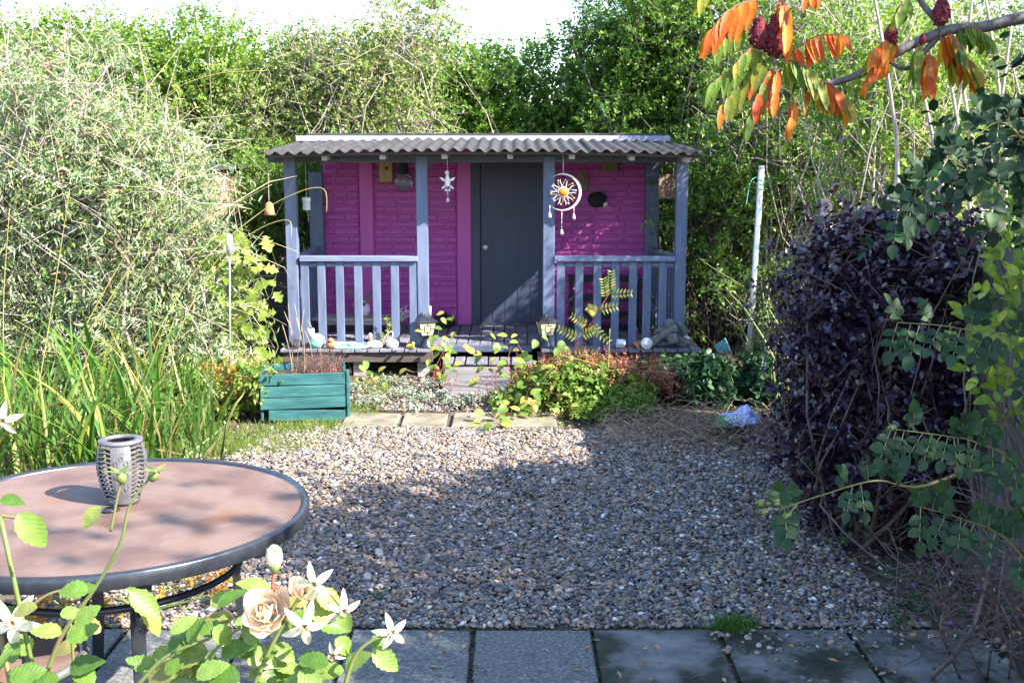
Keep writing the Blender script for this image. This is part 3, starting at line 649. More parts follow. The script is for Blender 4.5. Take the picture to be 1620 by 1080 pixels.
# bird box
c = hang(611, 270, YW-.05); t = thing('bird_box', 'pale wooden bird box with round hole fixed to the magenta wall', 'bird box', c)
MB().bb((c.x-.06, YW-.1, c.z-.1), (c.x+.06, YW+.012, c.z+.1)).build('box', 'tan_wood', t, bevel=.003)
MB().lathe([(.016, 0), (.016, .004), (0, .004)], 14, (c.x+.01, YW-.1, c.z+.02), Matrix.Rotation(math.pi/2, 3, 'X')).build('entrance_hole', 'black_matt', t)
MB().box((c.x, YW-.06, c.z+.115), (.15, .15, .016), Matrix.Rotation(.25, 3, 'X')).build('lid', 'tan_wood', t)
# second small box and dark half-round wall planter on the right panel
c = hang(964, 263, YW-.05); t = thing('nest_box', 'dark mossy nest box under the eaves above the half-round planter', 'nest box', c)
MB().bb((c.x-.07, YW-.09, c.z-.05), (c.x+.07, YW+.012, c.z+.09)).build('box', 'brown_card', t, bevel=.003)
MB().box((c.x, YW-.05, c.z+.1), (.17, .13, .016), Matrix.Rotation(.2, 3, 'X')).build('lid', 'brown_card', t)
c = hang(945, 316, YW-.05); t = thing('wall_planter', 'black half-round wire wall planter on the dappled panel', 'planter', c)
MB().ball(c+Vector((0, .05, 0)), (.085, .09, .07), 16, 10, .06).build('liner', 'black_matt', t, True)
for k_ in range(5): MB().tube([c+Vector((.09*math.cos(u), -.045*abs(math.sin(v))*1.0+.03, .075*math.sin(u))) for u in [math.pi*q/8 for q in range(9)] for v in (k_*.6,)], .0025, 4).build('wire', 'metal_dark', t)
for k_ in range(3): MB().ball(c+Vector((.06+.012*k_, -.03, -.045+.004*k_)), (.008, .01, .022)).build('shell', 'white_plastic', t, True)
c = hang(922, 288, YW-.03); t = thing('wall_plaque', 'dim carved green-brown plaque above the half-round wall planter', 'plaque', c)
MB().poly([(-.04, -.09), (.04, -.09), (.055, 0), (.03, .09), (-.03, .09), (-.055, 0)], .03, Matrix.Translation(c+Vector((0, .02, 0))) @ R3).ball(c+Vector((0, .0, .02)), (.03, .015, .05)).build('plaque', 'brown_card', t, bevel=.003)
# white tube feeder between post and corner
c = hang(485, 322, 9.75); t = thing('tube_feeder', 'white plastic tube feeder hanging behind the corner porch post', 'feeder', c)
MB().lathe([(0, -.055), (.03, -.055), (.032, -.05), (.032, .02), (.036, .022), (.036, .045), (.03, .05), (0, .05)], 16, c).build('tube', 'white_plastic', t, True)
MB().tube([c+Vector((0, 0, .05)), (c.x, c.y, roofz(c.x, c.y)-.03)], .002, 4).build('cord', 'silver', t)
MB().tube([c+Vector((0, 0, -.055)), c+Vector((.01, 0, -.09)), c+Vector((.012, 0, -.15))], .004, 5).build('perch', 'tan_wood', t)
# hanging board at the right end of the porch
a_, b_ = hang(1042, 276, 10.3), hang(1070, 315, 10.3); t = thing('hanging_board', 'brown wooden board hanging at the open end of the porch', 'board', (a_+b_)/2)
MB().bb((a_.x, 10.29, b_.z), (b_.x, 10.31, a_.z)).build('board', 'brown_card', t, bevel=.003)
for xx in (a_.x+.03, b_.x-.03): MB().tube([(xx, 10.3, a_.z-.005), (xx, 10.3, 1.83)], .002, 4).build('cord', 'silver', t)
# left porch bench with its ornaments
zb = Z(500, 10.3); xa, xb = X(497, 10.3, 500), X(642, 10.3, 500)
t = thing('plank_bench', 'low weathered plank bench against the magenta wall', 'bench', ((xa+xb)/2, 10.35, ZD))
for k_ in range(3): MB().box(((xa+xb)/2, 10.22+k_*.1, zb-.012), (xb-xa, .09, .022), skew=.004).build('plank', 'grey_wood', t, bevel=.003)
for xx in (xa+.08, xb-.08):
    for yy in (10.22, 10.42): MB().bb((xx-.025, yy-.025, ZD), (xx+.025, yy+.025, zb-.023)).build('leg', 'grey_wood', t)
MB().bb((xa+.05, 10.19, zb-.06), (xb-.05, 10.21, zb-.024)).build('rail', 'grey_wood', t)
MB().box(((xa+xb)/2, 10.32, ZD+.08), (xb-xa-.1, .2, .016), skew=.004).build('shelf', 'grey_wood', t)
c = hang(574, 490, 10.3); t = thing('lilac_vase', 'round lilac glazed vase of green leaves on the bench', 'vase', (c.x, c.y, zb))
MB().lathe([(0, 0), (.04, 0), (.055, .02), (.07, .06), (.06, .1), (.03, .125), (.036, .14), (.03, .14), (.024, .125), (0, .12)], 20, (c.x, c.y, zb-.001)).build('vase_body', 'lilac', t, True)
lfm = leaf_mesh('leaf', 'bed_big', .75, 0, .1, .1)
for k_ in range(14):
    a_ = rnd.uniform(0, 6.28); d = Vector((math.cos(a_), math.sin(a_)*.6, rnd.uniform(-.1, .9))); q = Vector((c.x, c.y, zb+.13))+d*rnd.uniform(.03, .13)
    MB().tube([(c.x, c.y, zb+.12), q], .002, 4).build('stalk', 'stem_green', t); inst('leaf', lfm, frame(q-d*.004, d+Vector((0, 0, -.4)), (0, -.6, .8), .055, .05), t)
c = hang(637, 494, 10.25); t = thing('wire_bicycle', 'little wire bicycle ornament standing on the plank bench', 'ornament', (c.x, c.y, zb))
for dx in (-.03, .035):
    q = Vector((c.x+dx, c.y, zb+.029)); MB().tube([q+Vector((.028*math.cos(u), 0, .028*math.sin(u))) for u in [k_*.4488 for k_ in range(14)]], .003, 5, closed=True).build('wheel', 'white_plastic', t, True)
    for k_ in range(3): MB().tube([q+Vector((.027*math.cos(k_*1.05), 0, .027*math.sin(k_*1.05))), q-Vector((.027*math.cos(k_*1.05), 0, .027*math.sin(k_*1.05)))], .0012, 4).build('spoke', 'silver', t)
MB().tube([(c.x-.03, c.y, zb+.029), (c.x-.01, c.y, zb+.075), (c.x+.03, c.y, zb+.08), (c.x+.035, c.y, zb+.029)], .003, 5).tube([(c.x+.03, c.y, zb+.08), (c.x+.024, c.y, zb+.1), (c.x+.045, c.y, zb+.1)], .0025, 5).build('frame', 'white_plastic', t)
c = Vector((X(701, 10.55, 500), 10.55, ZD)); t = thing('black_bag', 'slumped black bag on the porch floor beside the door', 'bag', c)
MB().ball(c+Vector((0, 0, .055)), (.11, .09, .06), 14, 9, .12).build('bag', 'black_matt', t, True); MB().tube(curve([c+Vector((-.05, 0, .1)), c+Vector((0, -.02, .15)), c+Vector((.05, 0, .1))]), .008, 6).build('handle', 'black_matt', t, True)
# right porch bench, black
xa, xb = X(900, 10.45, 450), X(1016, 10.45, 450); t = thing('dark_bench', 'black painted bench with back rail behind the right railing pickets'.replace('right ', ''), 'bench', ((xa+xb)/2, 10.4, ZD))
zs, zk = Z(497, 10.35), Z(440, 10.55)
for k_ in range(4): MB().bb((xa, 10.2+k_*.09, zs-.022), (xb, 10.28+k_*.09, zs)).build('seat_slat', 'black_matt', t)
for zz in (zk, zk-.18): MB().bb((xa, 10.56, zz-.035), (xb, 10.585, zz+.03)).build('back_slat', 'black_matt', t)
for xx in (xa+.03, xb-.03):
    MB().bb((xx-.02, 10.586, ZD), (xx+.02, 10.62, zk+.03)).build('leg', 'black_matt', t); MB().bb((xx-.02, 10.2, ZD), (xx+.02, 10.24, zs-.023)).build('leg', 'black_matt', t)
    MB().bb((xx-.015, 10.24, zs-.06), (xx+.015, 10.6, zs-.023)).build('seat_rail', 'black_matt', t)
# two solar lanterns on the deck edge
for px, py, lab in ((675, 556, 'solar lantern with yellowed panes beside the leafy shoots'), (864, 549, 'solar lantern with yellowed panes beneath the sun ornament')):
    q = oy(px, py, 9.42); q.z = ZD-.002; t = thing('solar_lantern', 'grey ' + lab, 'lantern', q, 'solar lanterns on the deck edge')
    MB().lathe([(0, 0), (.06, 0), (.058, .015), (.038, .045), (.025, .075), (.023, .1), (.033, .113), (0, .113)], 16, q).build('base', 'metal_rim', t, True)
    k0 = .046; k1 = .07; z0, z1 = .11, .219
    for s_ in range(4):
        R_ = Matrix.Rotation(s_*math.pi/2+.25, 3, 'Z')
        P4 = [R_ @ Vector(v)+q for v in ((-k0, -k0, z0), (k0, -k0, z0), (k1, -k1, z1), (-k1, -k1, z1))]; n_ = (R_ @ Vector((0, 1, -.2)))*.004
        pane = MB().add(P4+[v+n_ for v in P4], [(0,1,2,3),(7,6,5,4),(0,4,5,1),(1,5,6,2),(2,6,7,3),(3,7,4,0)]).build('pane', 'lamp_pane', t)
        nn = -(R_ @ Vector((0, 1, -.2)))*.0015
        def pt(u, v): return P4[0].lerp(P4[1], u).lerp(P4[3].lerp(P4[2], u), v)+nn
        lead = MB()
        for u0, v0, u1, v1 in ((.3, .25, .7, .25), (.7, .25, .7, .75), (.7, .75, .3, .75), (.3, .75, .3, .25), (0, .5, .3, .5), (.7, .5, 1, .5), (.5, 0, .5, .25), (.5, .75, .5, 1), (0, 0, 0, 1), (1, 0, 1, 1), (0, 0, 1, 0), (0, 1, 1, 1)):
            lead.tube([pt(u0, v0), pt(u1, v1)], .0028, 4)
        lead.build('leading', 'metal_dark', pane)
    MB().lathe([(0, 0), (.112, 0), (.115, .01), (.078, .032), (.026, .048), (.015, .062), (0, .065)], 4, q+Vector((0, 0, .216)), Matrix.Rotation(.25+math.pi/4, 3, 'Z')).build('roof', 'metal_rim', t, bevel=.002)
c = oy(680, 500, 9.44); t = tag(MB().lathe([(0, 0), (.012, 0), (.012, .075), (.008, .08), (0, .08)], 10, (c.x, c.y, .484)).build('candle_stub', 'cream_stone', None, True), 'pale candle stub standing on top of a solar lantern', 'candle')
# bits and pieces along the left deck edge
def on_deck(px, py, Y=9.4): q = oy(px, py, Y); q.z = ZD; return q
q = on_deck(502, 550, 9.42); t = thing('lamb_ornament', 'white lamb ornament in a mint green dish on the deck edge', 'ornament', q)
MB().lathe([(0, 0), (.045, 0), (.06, .02), (.07, .05), (.062, .05), (.05, .02), (0, .015)], 16, q).build('dish', 'mint', t, True)
MB().ball(q+Vector((0, 0, .075)), (.062, .045, .042), 12, 8, .08).build('fleece', 'white_plastic', t, True); MB().ball(q+Vector((-.045, -.02, .125)), (.03, .026, .032), 10, 8, .05).build('head', 'white_plastic', t, True)
for k_ in (-1, 1): MB().ball(q+Vector((-.045+.02*k_, -.02, .15)), (.007, .007, .016)).build('ear', 'white_plastic', t, True)
q = on_deck(524, 553, 9.38); t = thing('clay_frog', 'rounded pink clay figure beside the mint dish', 'ornament', q)
MB().ball(q+Vector((0, 0, .035)), (.045, .04, .037), 12, 8, .06).ball(q+Vector((.0, -.02, .07)), (.026, .024, .022), 10, 6).build('body', 'terracotta', t, True); MB().ball(q+Vector((.03, -.02, .02)), (.02, .02, .018)).build('foot', 'terracotta', t, True)
q = on_deck(563, 553, 9.4); pts = []
for k_ in range(90): a_ = k_*.62; r_ = .07+.045*math.sin(k_*.31); pts.append(q+Vector((r_*1.6*math.cos(a_)+.03*math.sin(k_*1.3), r_*.55*math.sin(a_), .008+.018*(1+math.sin(k_*.9))*(.3+k_/120))))
tag(MB().tube(curve(pts, 2), .0065, 6).build('coiled_rope', 'rope_turquoise', None, True), 'loose coil of turquoise rope on the deck edge', 'rope')
def stone(px, py, r, mat_, lab, Y=9.4, jit=.07, cat='stone'):
    q = on_deck(px, py, Y); return tag(MB().ball(q+Vector((0, 0, r[2]*.85)), r, 12, 8, jit).build('stone', mat_, None, True), lab, cat)
stone(592, 554, (.07, .05, .035), 'cream_stone', 'flat pale stone under the small shell figure'); stone(621, 553, (.05, .045, .04), 'white_plastic', 'smooth white pebble next to the white wire heart')
stone(606, 550, (.055, .05, .05), 'bark_grey', 'dark grey cobble behind the white pebble', 9.47)
q = on_deck(586, 545, 9.4)+Vector((0, 0, .055)); t = thing('shell_figure', 'tiny shell figure standing on the flat pale stone', 'figurine', q)
MB().lathe([(0, 0), (.02, 0), (.012, .03), (.014, .04), (0, .042)], 10, q).build('body', 'terracotta', t, True); MB().ball(q+Vector((0, 0, .055)), .016).build('head', 'cream_stone', t, True)
q = on_deck(611, 548, 9.44); t = thing('wire_heart', 'curled white wire ornament with pale flowers by the dark cobble', 'ornament', q)
MB().tube(curve([q, q+Vector((.02, 0, .05)), q+Vector((.055, 0, .09)), q+Vector((.05, 0, .13)), q+Vector((.01, 0, .11)), q+Vector((-.02, 0, .07)), q+Vector((0, 0, .045)), q+Vector((.03, 0, .06))]), .0035, 5).build('wire', 'white_plastic', t, True)
for dx, dz in ((-.025, .1), (.02, .14), (.035, .19), (.01, .24)): 
    MB().tube([q+Vector((.01, 0, .03)), q+Vector((dx, 0, dz))], .002, 4).build('stalk', 'stem_gold', t)
    for k_ in range(4): inst('petal', lfm, frame(q+Vector((dx, 0, dz)), (math.cos(k_*1.57), -.3, math.sin(k_*1.57)), (0, -1, 0), .028, .022), t)
q = on_deck(649, 554, 9.38); t = thing('yellow_duck', 'little yellow duck shape on the deck by the lantern', 'toy', q)
MB().ball(q+Vector((0, 0, .018)), (.035, .024, .02)).build('body', 'yellow_paint', t, True); MB().ball(q+Vector((.024, 0, .042)), .014).build('head', 'yellow_paint', t, True)
q = on_deck(467, 546, 9.44); t = thing('dark_slipper', 'dark rubber clog left at the foot of the corner porch post', 'shoe', q)
MB().ball(q+Vector((0, 0, .03)), (.05, .09, .035), 12, 8).build('upper', 'black_matt', t, True); MB().bb(q+Vector((-.05, -.09, 0)), q+Vector((.05, .1, .014))).build('sole', 'black_matt', t, bevel=.005)
# right deck edge
q = on_deck(1014, 541, 9.45); t = thing('tipped_pot', 'small terracotta pot tipped on its side on the deck', 'pot', q)
MT = Matrix.Rotation(math.radians(-118), 3, 'Y') @ Matrix.Rotation(.3, 3, 'X')
MB().lathe([(0, 0), (.03, 0), (.042, .075), (.048, .075), (.048, .095), (.04, .095), (.036, .07), (.026, .01), (0, .01)], 16, q+Vector((.03, 0, .042)), MT).build('pot_body', 'terracotta', t, True)
q = on_deck(1023, 545, 9.36); t = thing('white_jar_lid', 'round white lid leaning beside the tipped clay pot', 'lid', q)
MB().lathe([(0, 0), (.045, 0), (.048, .006), (.046, .014), (.03, .011), (.028, .016), (.012, .013), (0, .018)], 20, q+Vector((0, 0, .046)), Matrix.Rotation(1.35, 3, 'X')).build('lid', 'white_plastic', t, True)
q = on_deck(985, 546, 9.4); t = thing('white_mug', 'white mug lying on its side on the deck', 'mug', q)
MB().lathe([(.0, 0), (.032, 0), (.036, .01), (.036, .07), (.031, .07), (.031, .01), (0, .008)], 16, q+Vector((.02, 0, .036)), Matrix.Rotation(-1.5, 3, 'Y')).build('mug_body', 'white_plastic', t, True)
MB().tube(curve([q+Vector((0, -.034, .04)), q+Vector((-.01, -.06, .045)), q+Vector((-.035, -.06, .045)), q+Vector((-.04, -.034, .04))]), .005, 6).build('handle', 'white_plastic', t, True)
for i, (a_, b_, r_, lb) in enumerate((((1030, 548), (1072, 518), .036, 'rising against the railing'), ((1040, 520), (1090, 552), .032, 'slanting across the top of the pile'), ((1058, 508), (1066, 546), .04, 'standing short and thick behind the others'), ((1072, 512), (1088, 528), .03, 'with a broken end beside the corner post'), ((1036, 552), (1085, 556), .026, 'lying flat along the deck edge'))):
    A, B = oy(*a_, 9.42+.03*(i % 3)), oy(*b_, 9.36+.03*((i+1) % 3)); A.z = max(A.z, ZD+r_); B.z = max(B.z, ZD+r_)
    pp = curve([A, A.lerp(B, .4)+Vector((0, 0, .008)), B], 4); tag(MB().tube(pp, [r_*(.85+.25*rnd.random()) for _ in pp], 9).build('driftwood_log', 'drift', None, True), 'grey driftwood log ' + lb, 'driftwood', 'driftwood logs on the deck')
# blue tub half hidden beside the deck
q = oz(1141, 556, .12); t = thing('blue_tub', 'blue and teal plastic tub lying in the shade beside the deck', 'tub', q)
MB().lathe([(0, -.05), (.05, -.05), (.065, .05), (.07, .05), (.07, .06), (.06, .06), (.045, -.04), (0, -.04)], 16, q+Vector((0, 0, .03)), Matrix.Rotation(1.2, 3, 'Y')).build('tub_body', 'rope_turquoise', t, True); MB().box(q+Vector((0, .0, -.06)), (.16, .14, .14), skew=.02).build('brick_stand', 'joist', t, bevel=.006)
# ---------------------------------------------------------------- planter box
pf, pr = oz(413, 669), oz(549, 664); zt = oy(480, 592, 7.73).z
t = thing('planter_box', 'teal painted plank planter box with a loose bottom board', 'planter', (pf+pr)/2)
dv = pr-pf; Lp = dv.length; ang = math.atan2(dv.y, dv.x); R_ = Matrix.Rotation(ang, 3, 'Z'); dep = .42; hb = zt/4
def PW(x, y, z): return pf+R_ @ Vector((x, y, z))
for k_ in range(4):
    z = hb*(k_+.5)+.008; tilt = Matrix.Rotation(.035 if k_ == 0 else 0, 3, 'Y')
    MB().box(PW(Lp/2+(.02 if k_ == 0 else 0), 0, z-(.006 if k_ == 0 else 0)), (Lp-(.06 if k_ == 0 else .0), .02, hb-.006), R_ @ tilt, skew=.003).build('board', 'teal_paint', t, bevel=.003)
    MB().box(PW(Lp/2, dep, z), (Lp, .02, hb-.006), R_, skew=.003).build('board', 'teal_paint', t, bevel=.003)
    for xx in (.01, Lp-.01): MB().box(PW(xx, dep/2, z), (.02, dep-.022, hb-.006), R_, skew=.003).build('board', 'teal_paint', t, bevel=.003)
MB().box(PW(Lp+.012, .01, zt/2+.02), (.022, .06, zt), R_).build('corner_board', 'teal_paint', t, bevel=.003)
MB().box(PW(Lp/2, dep/2, zt-.07), (Lp-.045, dep-.025, .06), R_).build('soil', 'soil', t)
tg = tag(thing('dead_heather', 'dead brown heather twigs standing in the teal planter', 'plant', PW(Lp*.6, dep/2, zt-.05)), None)
S = np.array([PW(rnd.uniform(.45, .92)*Lp, rnd.uniform(.08, .9)*dep, zt-.05) for _ in range(260)]); E_ = S+np.stack([RNG.normal(size=260)*.05, RNG.normal(size=260)*.05, np.abs(RNG.normal(size=260))*.07+.06], 1)
twigs('twigs', 'twig_dark', tg, S, E_, .0022, .001, .2, 3, 3)
P_, D_, N_, L_, W_, T_ = shoot_leaves(S, unit(E_-S), np.linalg.norm(E_-S, axis=1), 9, .013, .006); leaf_cloud('dry_heads', 'red_seed', tg, P_, D_, N_, L_, W_, T_*.6)
for k_ in range(9):
    a_ = PW(rnd.uniform(.3, .7)*Lp, rnd.uniform(.2, .8)*dep, zt-.05); MB().tube(curve([a_, a_+Vector((rnd.uniform(-.03, .03), 0, .2)), a_+Vector((rnd.uniform(-.08, .08), 0, rnd.uniform(.3, .5)))]), [.003]*8+[.0012], 4).build('dry_stalk', 'twig_dry', tg, True)
# ---------------------------------------------------------------- crumpled sack
q = oz(1162, 676)+Vector((0, -.06, .03)); t = thing('crumpled_sack', 'crumpled green and white plastic compost sack lying by the metal pole', 'sack', q)
n_ = 15; V, Fc = [], []
for lay in (0, 1):
    for j in range(n_):
        for i in range(n_):
            u, v = i/(n_-1)-.5, j/(n_-1)-.5; e = (1-abs(u*2)**3)*(1-abs(v*2)**3)
            V.append(q+Vector((u*.3+v*.05, v*.2, .012+(.105*e*(.7+.5*math.sin(u*9+v*4)*math.cos(v*7)) if lay == 0 else 0)+.012*math.sin(u*23+v*17)*math.cos(v*19-u*5)+.02*(u > .2))))
for j in range(n_-1):
    for i in range(n_-1):
        k = j*n_+i; Fc += [(k, k+1, k+n_+1, k+n_), (n_*n_+k, n_*n_+k+n_, n_*n_+k+n_+1, n_*n_+k+1)]
for i in range(n_-1):
    for a_, b_ in ((i, i+1), ((i+1)*n_, i*n_), ((n_-1)*n_+i+1, (n_-1)*n_+i), (i*n_+n_-1, (i+1)*n_+n_-1)): Fc.append((a_, n_*n_+a_, n_*n_+b_, b_))
sk_ = MB().add(V, Fc).build('film', 'sack_film', t)
Me = frame(q+Vector((-.035, -.085, .07)), (1, 0, .25), (0, -.75, .65), 1)
MB().tube([Me @ Vector((.055*math.cos(u), .03*math.sin(u), .004)) for u in [k_*.314 for k_ in range(20)]], .0035, 5, closed=True).build('printed_oval', 'white_plastic', sk_)
pw = MB()
for k_ in range(4): pw.tube([Me @ Vector((-.04+k_*.024+.006*math.sin(u), .014*math.cos(u*1.1), .005)) for u in [w_*.7 for w_ in range(8)]], .003, 4)
pw.build('printed_script', 'white_plastic', sk_)
# ---------------------------------------------------------------- metal pole, bird pole
a_, b_ = oz(1180, 628), oy(1205, 266, 8.52); t = thing('metal_pole', 'leaning galvanised metal pole with green twine at its top', 'pole', a_)
a_.z = -.05; MB().tube([a_, b_], .0215, 14).build('shaft', 'galvanised', t, True); MB().lathe([(.019, 0), (.024, .002), (.024, .02), (0, .024)], 14, b_-Vector((0, 0, .005))).build('cap', 'galvanised', t, True)
u_ = (a_-b_).normalized(); cpt = b_+u_*.06
MB().tube([cpt+u_*(.004*k_)+Vector((.025*math.cos(k_*.8), .025*math.sin(k_*.8), 0)) for k_ in range(24)], .004, 5).build('twine', 'mint', t, True)
MB().tube(curve([cpt+Vector((-.025, 0, 0)), cpt+Vector((-.07, 0, -.03)), cpt+Vector((-.09, 0, -.12)), cpt+Vector((-.1, 0, -.2))]), .0025, 4).build('twine_end', 'mint', t)
q = oy(363, 600, 8.15); t = thing('feeder_stake', 'thin metal garden stake with a small cylinder among the vine leaves', 'garden stake', (q.x, q.y, 0))
q2 = oy(363, 388, q.y); MB().tube([(q.x, q.y, -.05), q2], .006, 6).build('rod', 'galvanised', t, True)
MB().lathe([(.008, -.07), (.026, -.065), (.026, .06), (.02, .066), (.01, .08), (0, .082)], 14, q2).build('cylinder', 'galvanised', t, True)
# ---------------------------------------------------------------- fences and neighbouring shed
xa, xb = X(318, 10.9, 470), X(500, 10.9, 470); t = thing('plank_fence', 'old dark horizontal plank fence beside the summerhouse', 'fence', ((xa+xb)/2, 10.9, 0))
zt = Z(428, 10.9)
for k_ in range(6): MB().box(((xa+xb)/2, 10.9, zt/6*(k_+.5)), (xb-xa, .022, zt/6-.008), skew=.004).build('plank', 'old_fence', t, bevel=.003)
for xx in (xa, (xa+xb)/2, xb): MB().bb((xx-.035, 10.912, -.1), (xx+.035, 10.98, zt+.03)).build('post', 'old_fence', t, bevel=.004)
fa, fb = Vector((1.96, 7.6, 0)), Vector((2.12, 1.6, 0)); t = thing('boundary_fence', 'grey weathered boundary fence of upright boards behind the purple shrub', 'fence', (fa+fb)/2)
d_ = (fb-fa); nb_ = 60; R_ = Matrix.Rotation(math.atan2(d_.y, d_.x), 3, 'Z')
for k_ in range(nb_):
    q = fa+d_*((k_+.5)/nb_); hh = 1.4+rnd.uniform(-.01, .01); MB().box(q+Vector((0, 0, hh/2)), (d_.length/nb_-.005, .018, hh), R_).build('board', 'grey_fence', t)
for k_ in range(5): q = fa+d_*(k_/4); MB().box(q+Vector((.06, 0, .72)), (.08, .08, 1.56), R_).build('post', 'grey_fence', t, bevel=.004)
for zz in (.25, 1.2): MB().box((fa+fb)/2+Vector((.03, 0, zz)), (d_.length, .035, .06), R_).build('rail', 'grey_fence', t)
a_ = oy(262, 262, 10.2); b_ = oy(332, 262, 10.2); t = thing('neighbour_shed', 'small brown shed with dark flat roof edge buried in the shrubs', 'shed', ((a_.x+b_.x)/2, 10.8, 0))
x0, x1, zt = a_.x-.7, b_.x, a_.z
MB().bb((x0, 10.25, 0), (x1-.06, 11.6, zt-.04)).build('wall', 'brown_card', t); MB().bb((x0-.08, 10.12, zt-.04), (x1+.02, 11.7, zt)).build('roof', 'roof_felt', t)
MB().bb((x0, 10.16, zt-.13), (x1-.02, 10.185, zt-.041)).build('fascia', 'tan_wood', t); MB().bb((x0+.3, 10.235, .1), (x0+.85, 10.249, zt-.25)).build('door', 'shed_side', t)
# ---------------------------------------------------------------- round table, lantern, chair
TC = Vector((-1.229, 3.45, 0)); TR, TZ = .6, .72
t = thing('patio_table', 'round patio table with rusty woven top and dark metal rim', 'table', TC)
MB().lathe([(0, .0), (TR-.02, .0), (TR-.02, -.008), (0, -.008)], 72, TC+Vector((0, 0, TZ-.004)), cap=False).build('table_top', 'weave', t)
MB().lathe([(TR-.024, -.004), (TR-.018, .004), (TR-.004, .005), (TR, -.002), (TR, -.036), (TR-.004, -.04), (TR-.022, -.038), (TR-.024, -.004)], 96, TC+Vector((0, 0, TZ)), cap=False).build('rim', 'metal_rim', t, True)
MB().lathe([(.016, .001), (.024, .0015), (.03, -.002), (.016, -.002)], 20, TC+Vector((0, 0, TZ+.003)), cap=False).build('parasol_ring', 'metal_rim', t, True)
for k_ in range(4):
    a_ = math.radians(28+90*k_); d = Vector((math.cos(a_), math.sin(a_), 0)); sd_ = Vector((-d.y, d.x, 0))
    pts = curve([TC+d*.42+Vector((0, 0, TZ-.015)), TC+d*.38+Vector((0, 0, .5)), TC+d*.4+Vector((0, 0, .25)), TC+d*.5+Vector((0, 0, 0))], 5)
    lg = MB()
    for i in range(len(pts)-1):
        A, B = pts[i], pts[i+1]; w_, th = sd_*.019, d*.009
        lg.add([A-w_-th, A+w_-th, A+w_+th, A-w_+th, B-w_-th, B+w_-th, B+w_+th, B-w_+th], [(0,1,5,4),(1,2,6,5),(2,3,7,6),(3,0,4,7)]+([(3,2,1,0)] if i == 0 else [])+([(4,5,6,7)] if i == len(pts)-2 else []))
    lo = lg.build('leg', 'metal_dark', t); MB().lathe([(0, 0), (.02, 0), (.02, .012), (0, .014)], 10, TC+d*.5+Vector((0, 0, -.004))).build('foot', 'black_matt', lo)
    MB().tube(curve([TC+d*.385+Vector((0, 0, .55)), TC+d*.45+Vector((0, 0, .5)), TC+d*.53+Vector((0, 0, .56)), TC+d*.57+Vector((0, 0, TZ-.03))]), .011, 8).build('scroll_brace', 'metal_dark', t, True)
MB().tube([TC+Vector((.385*math.cos(u), .385*math.sin(u), .545)) for u in [k_*2*math.pi/40 for k_ in range(40)]], .011, 8, closed=True).build('brace_ring', 'metal_dark', t, True)
LC = oz(191, 797, TZ)+Vector((0, .03, .002)); hL = .195
t = thing('candle_lantern', 'barrel shaped pierced grey metal lantern standing on the round table', 'lantern', LC)
def br(z): u = z/hL; return .038+.036*math.sin(math.pi*(.08+.66*u))
for k_ in range(4):
    a0 = math.radians(-98+90*k_); a1 = a0+math.radians(50)
    prof = [(br(hL*i/8), hL*i/8) for i in range(9)]; prof += [(r_-.003, z) for r_, z in prof[::-1]]
    pn = MB().lathe(prof, 6, LC, a0=a0, a1=a1).build('panel', 'lantern_metal', t)
    am = (a0+a1)/2
    for zz in (.3, .5, .7):
        for da in (-.2, .2, 0):
            z = hL*(zz+(.08 if da == 0 else 0)); r_ = br(z)+.001; q = LC+Vector((r_*math.cos(am+da), r_*math.sin(am+da), z)); tz = Vector((-math.sin(am+da), math.cos(am+da), 0))
            MB().tube([q+tz*.006*math.cos(u)+Vector((0, 0, .008*math.sin(u))) for u in [w_*.785 for w_ in range(8)]], .0013, 4, closed=True).build('scroll', 'lantern_metal', pn)
    b0, b1 = a1, a1+math.radians(40)
    for j in range(13):
        z = hL*(.08+.84*j/12); r_ = br(z)
        sl = []
        for i in range(7):
            a_ = b0+(b1-b0)*i/6; sl.append(LC+Vector(((r_-.002)*math.cos(a_), (r_-.002)*math.sin(a_), z+.004*math.sin(i*math.pi/6))))
        MB().tube(sl, .0028, 5).build('slat', 'lantern_metal', t)
MB().lathe([(br(hL)-.02, hL-.006), (br(hL)+.003, hL-.006), (br(hL)+.003, hL+.003), (br(hL)-.012, hL+.006), (br(hL)-.02, hL+.004), (br(hL)-.02, hL-.006)], 40, LC, cap=False).build('top_rim', 'lantern_metal', t, True)
MB().lathe([(0, -.001), (br(0)+.002, -.001), (br(0)+.002, .014), (br(0)-.005, .016), (0, .016)], 40, LC).build('base', 'lantern_metal', t, True)
MB().lathe([(0, .017), (.03, .017), (.04, .06), (.048, hL-.02), (.044, hL-.02), (0, hL-.024)], 24, LC).build('sand_jar', 'sand', t, True)
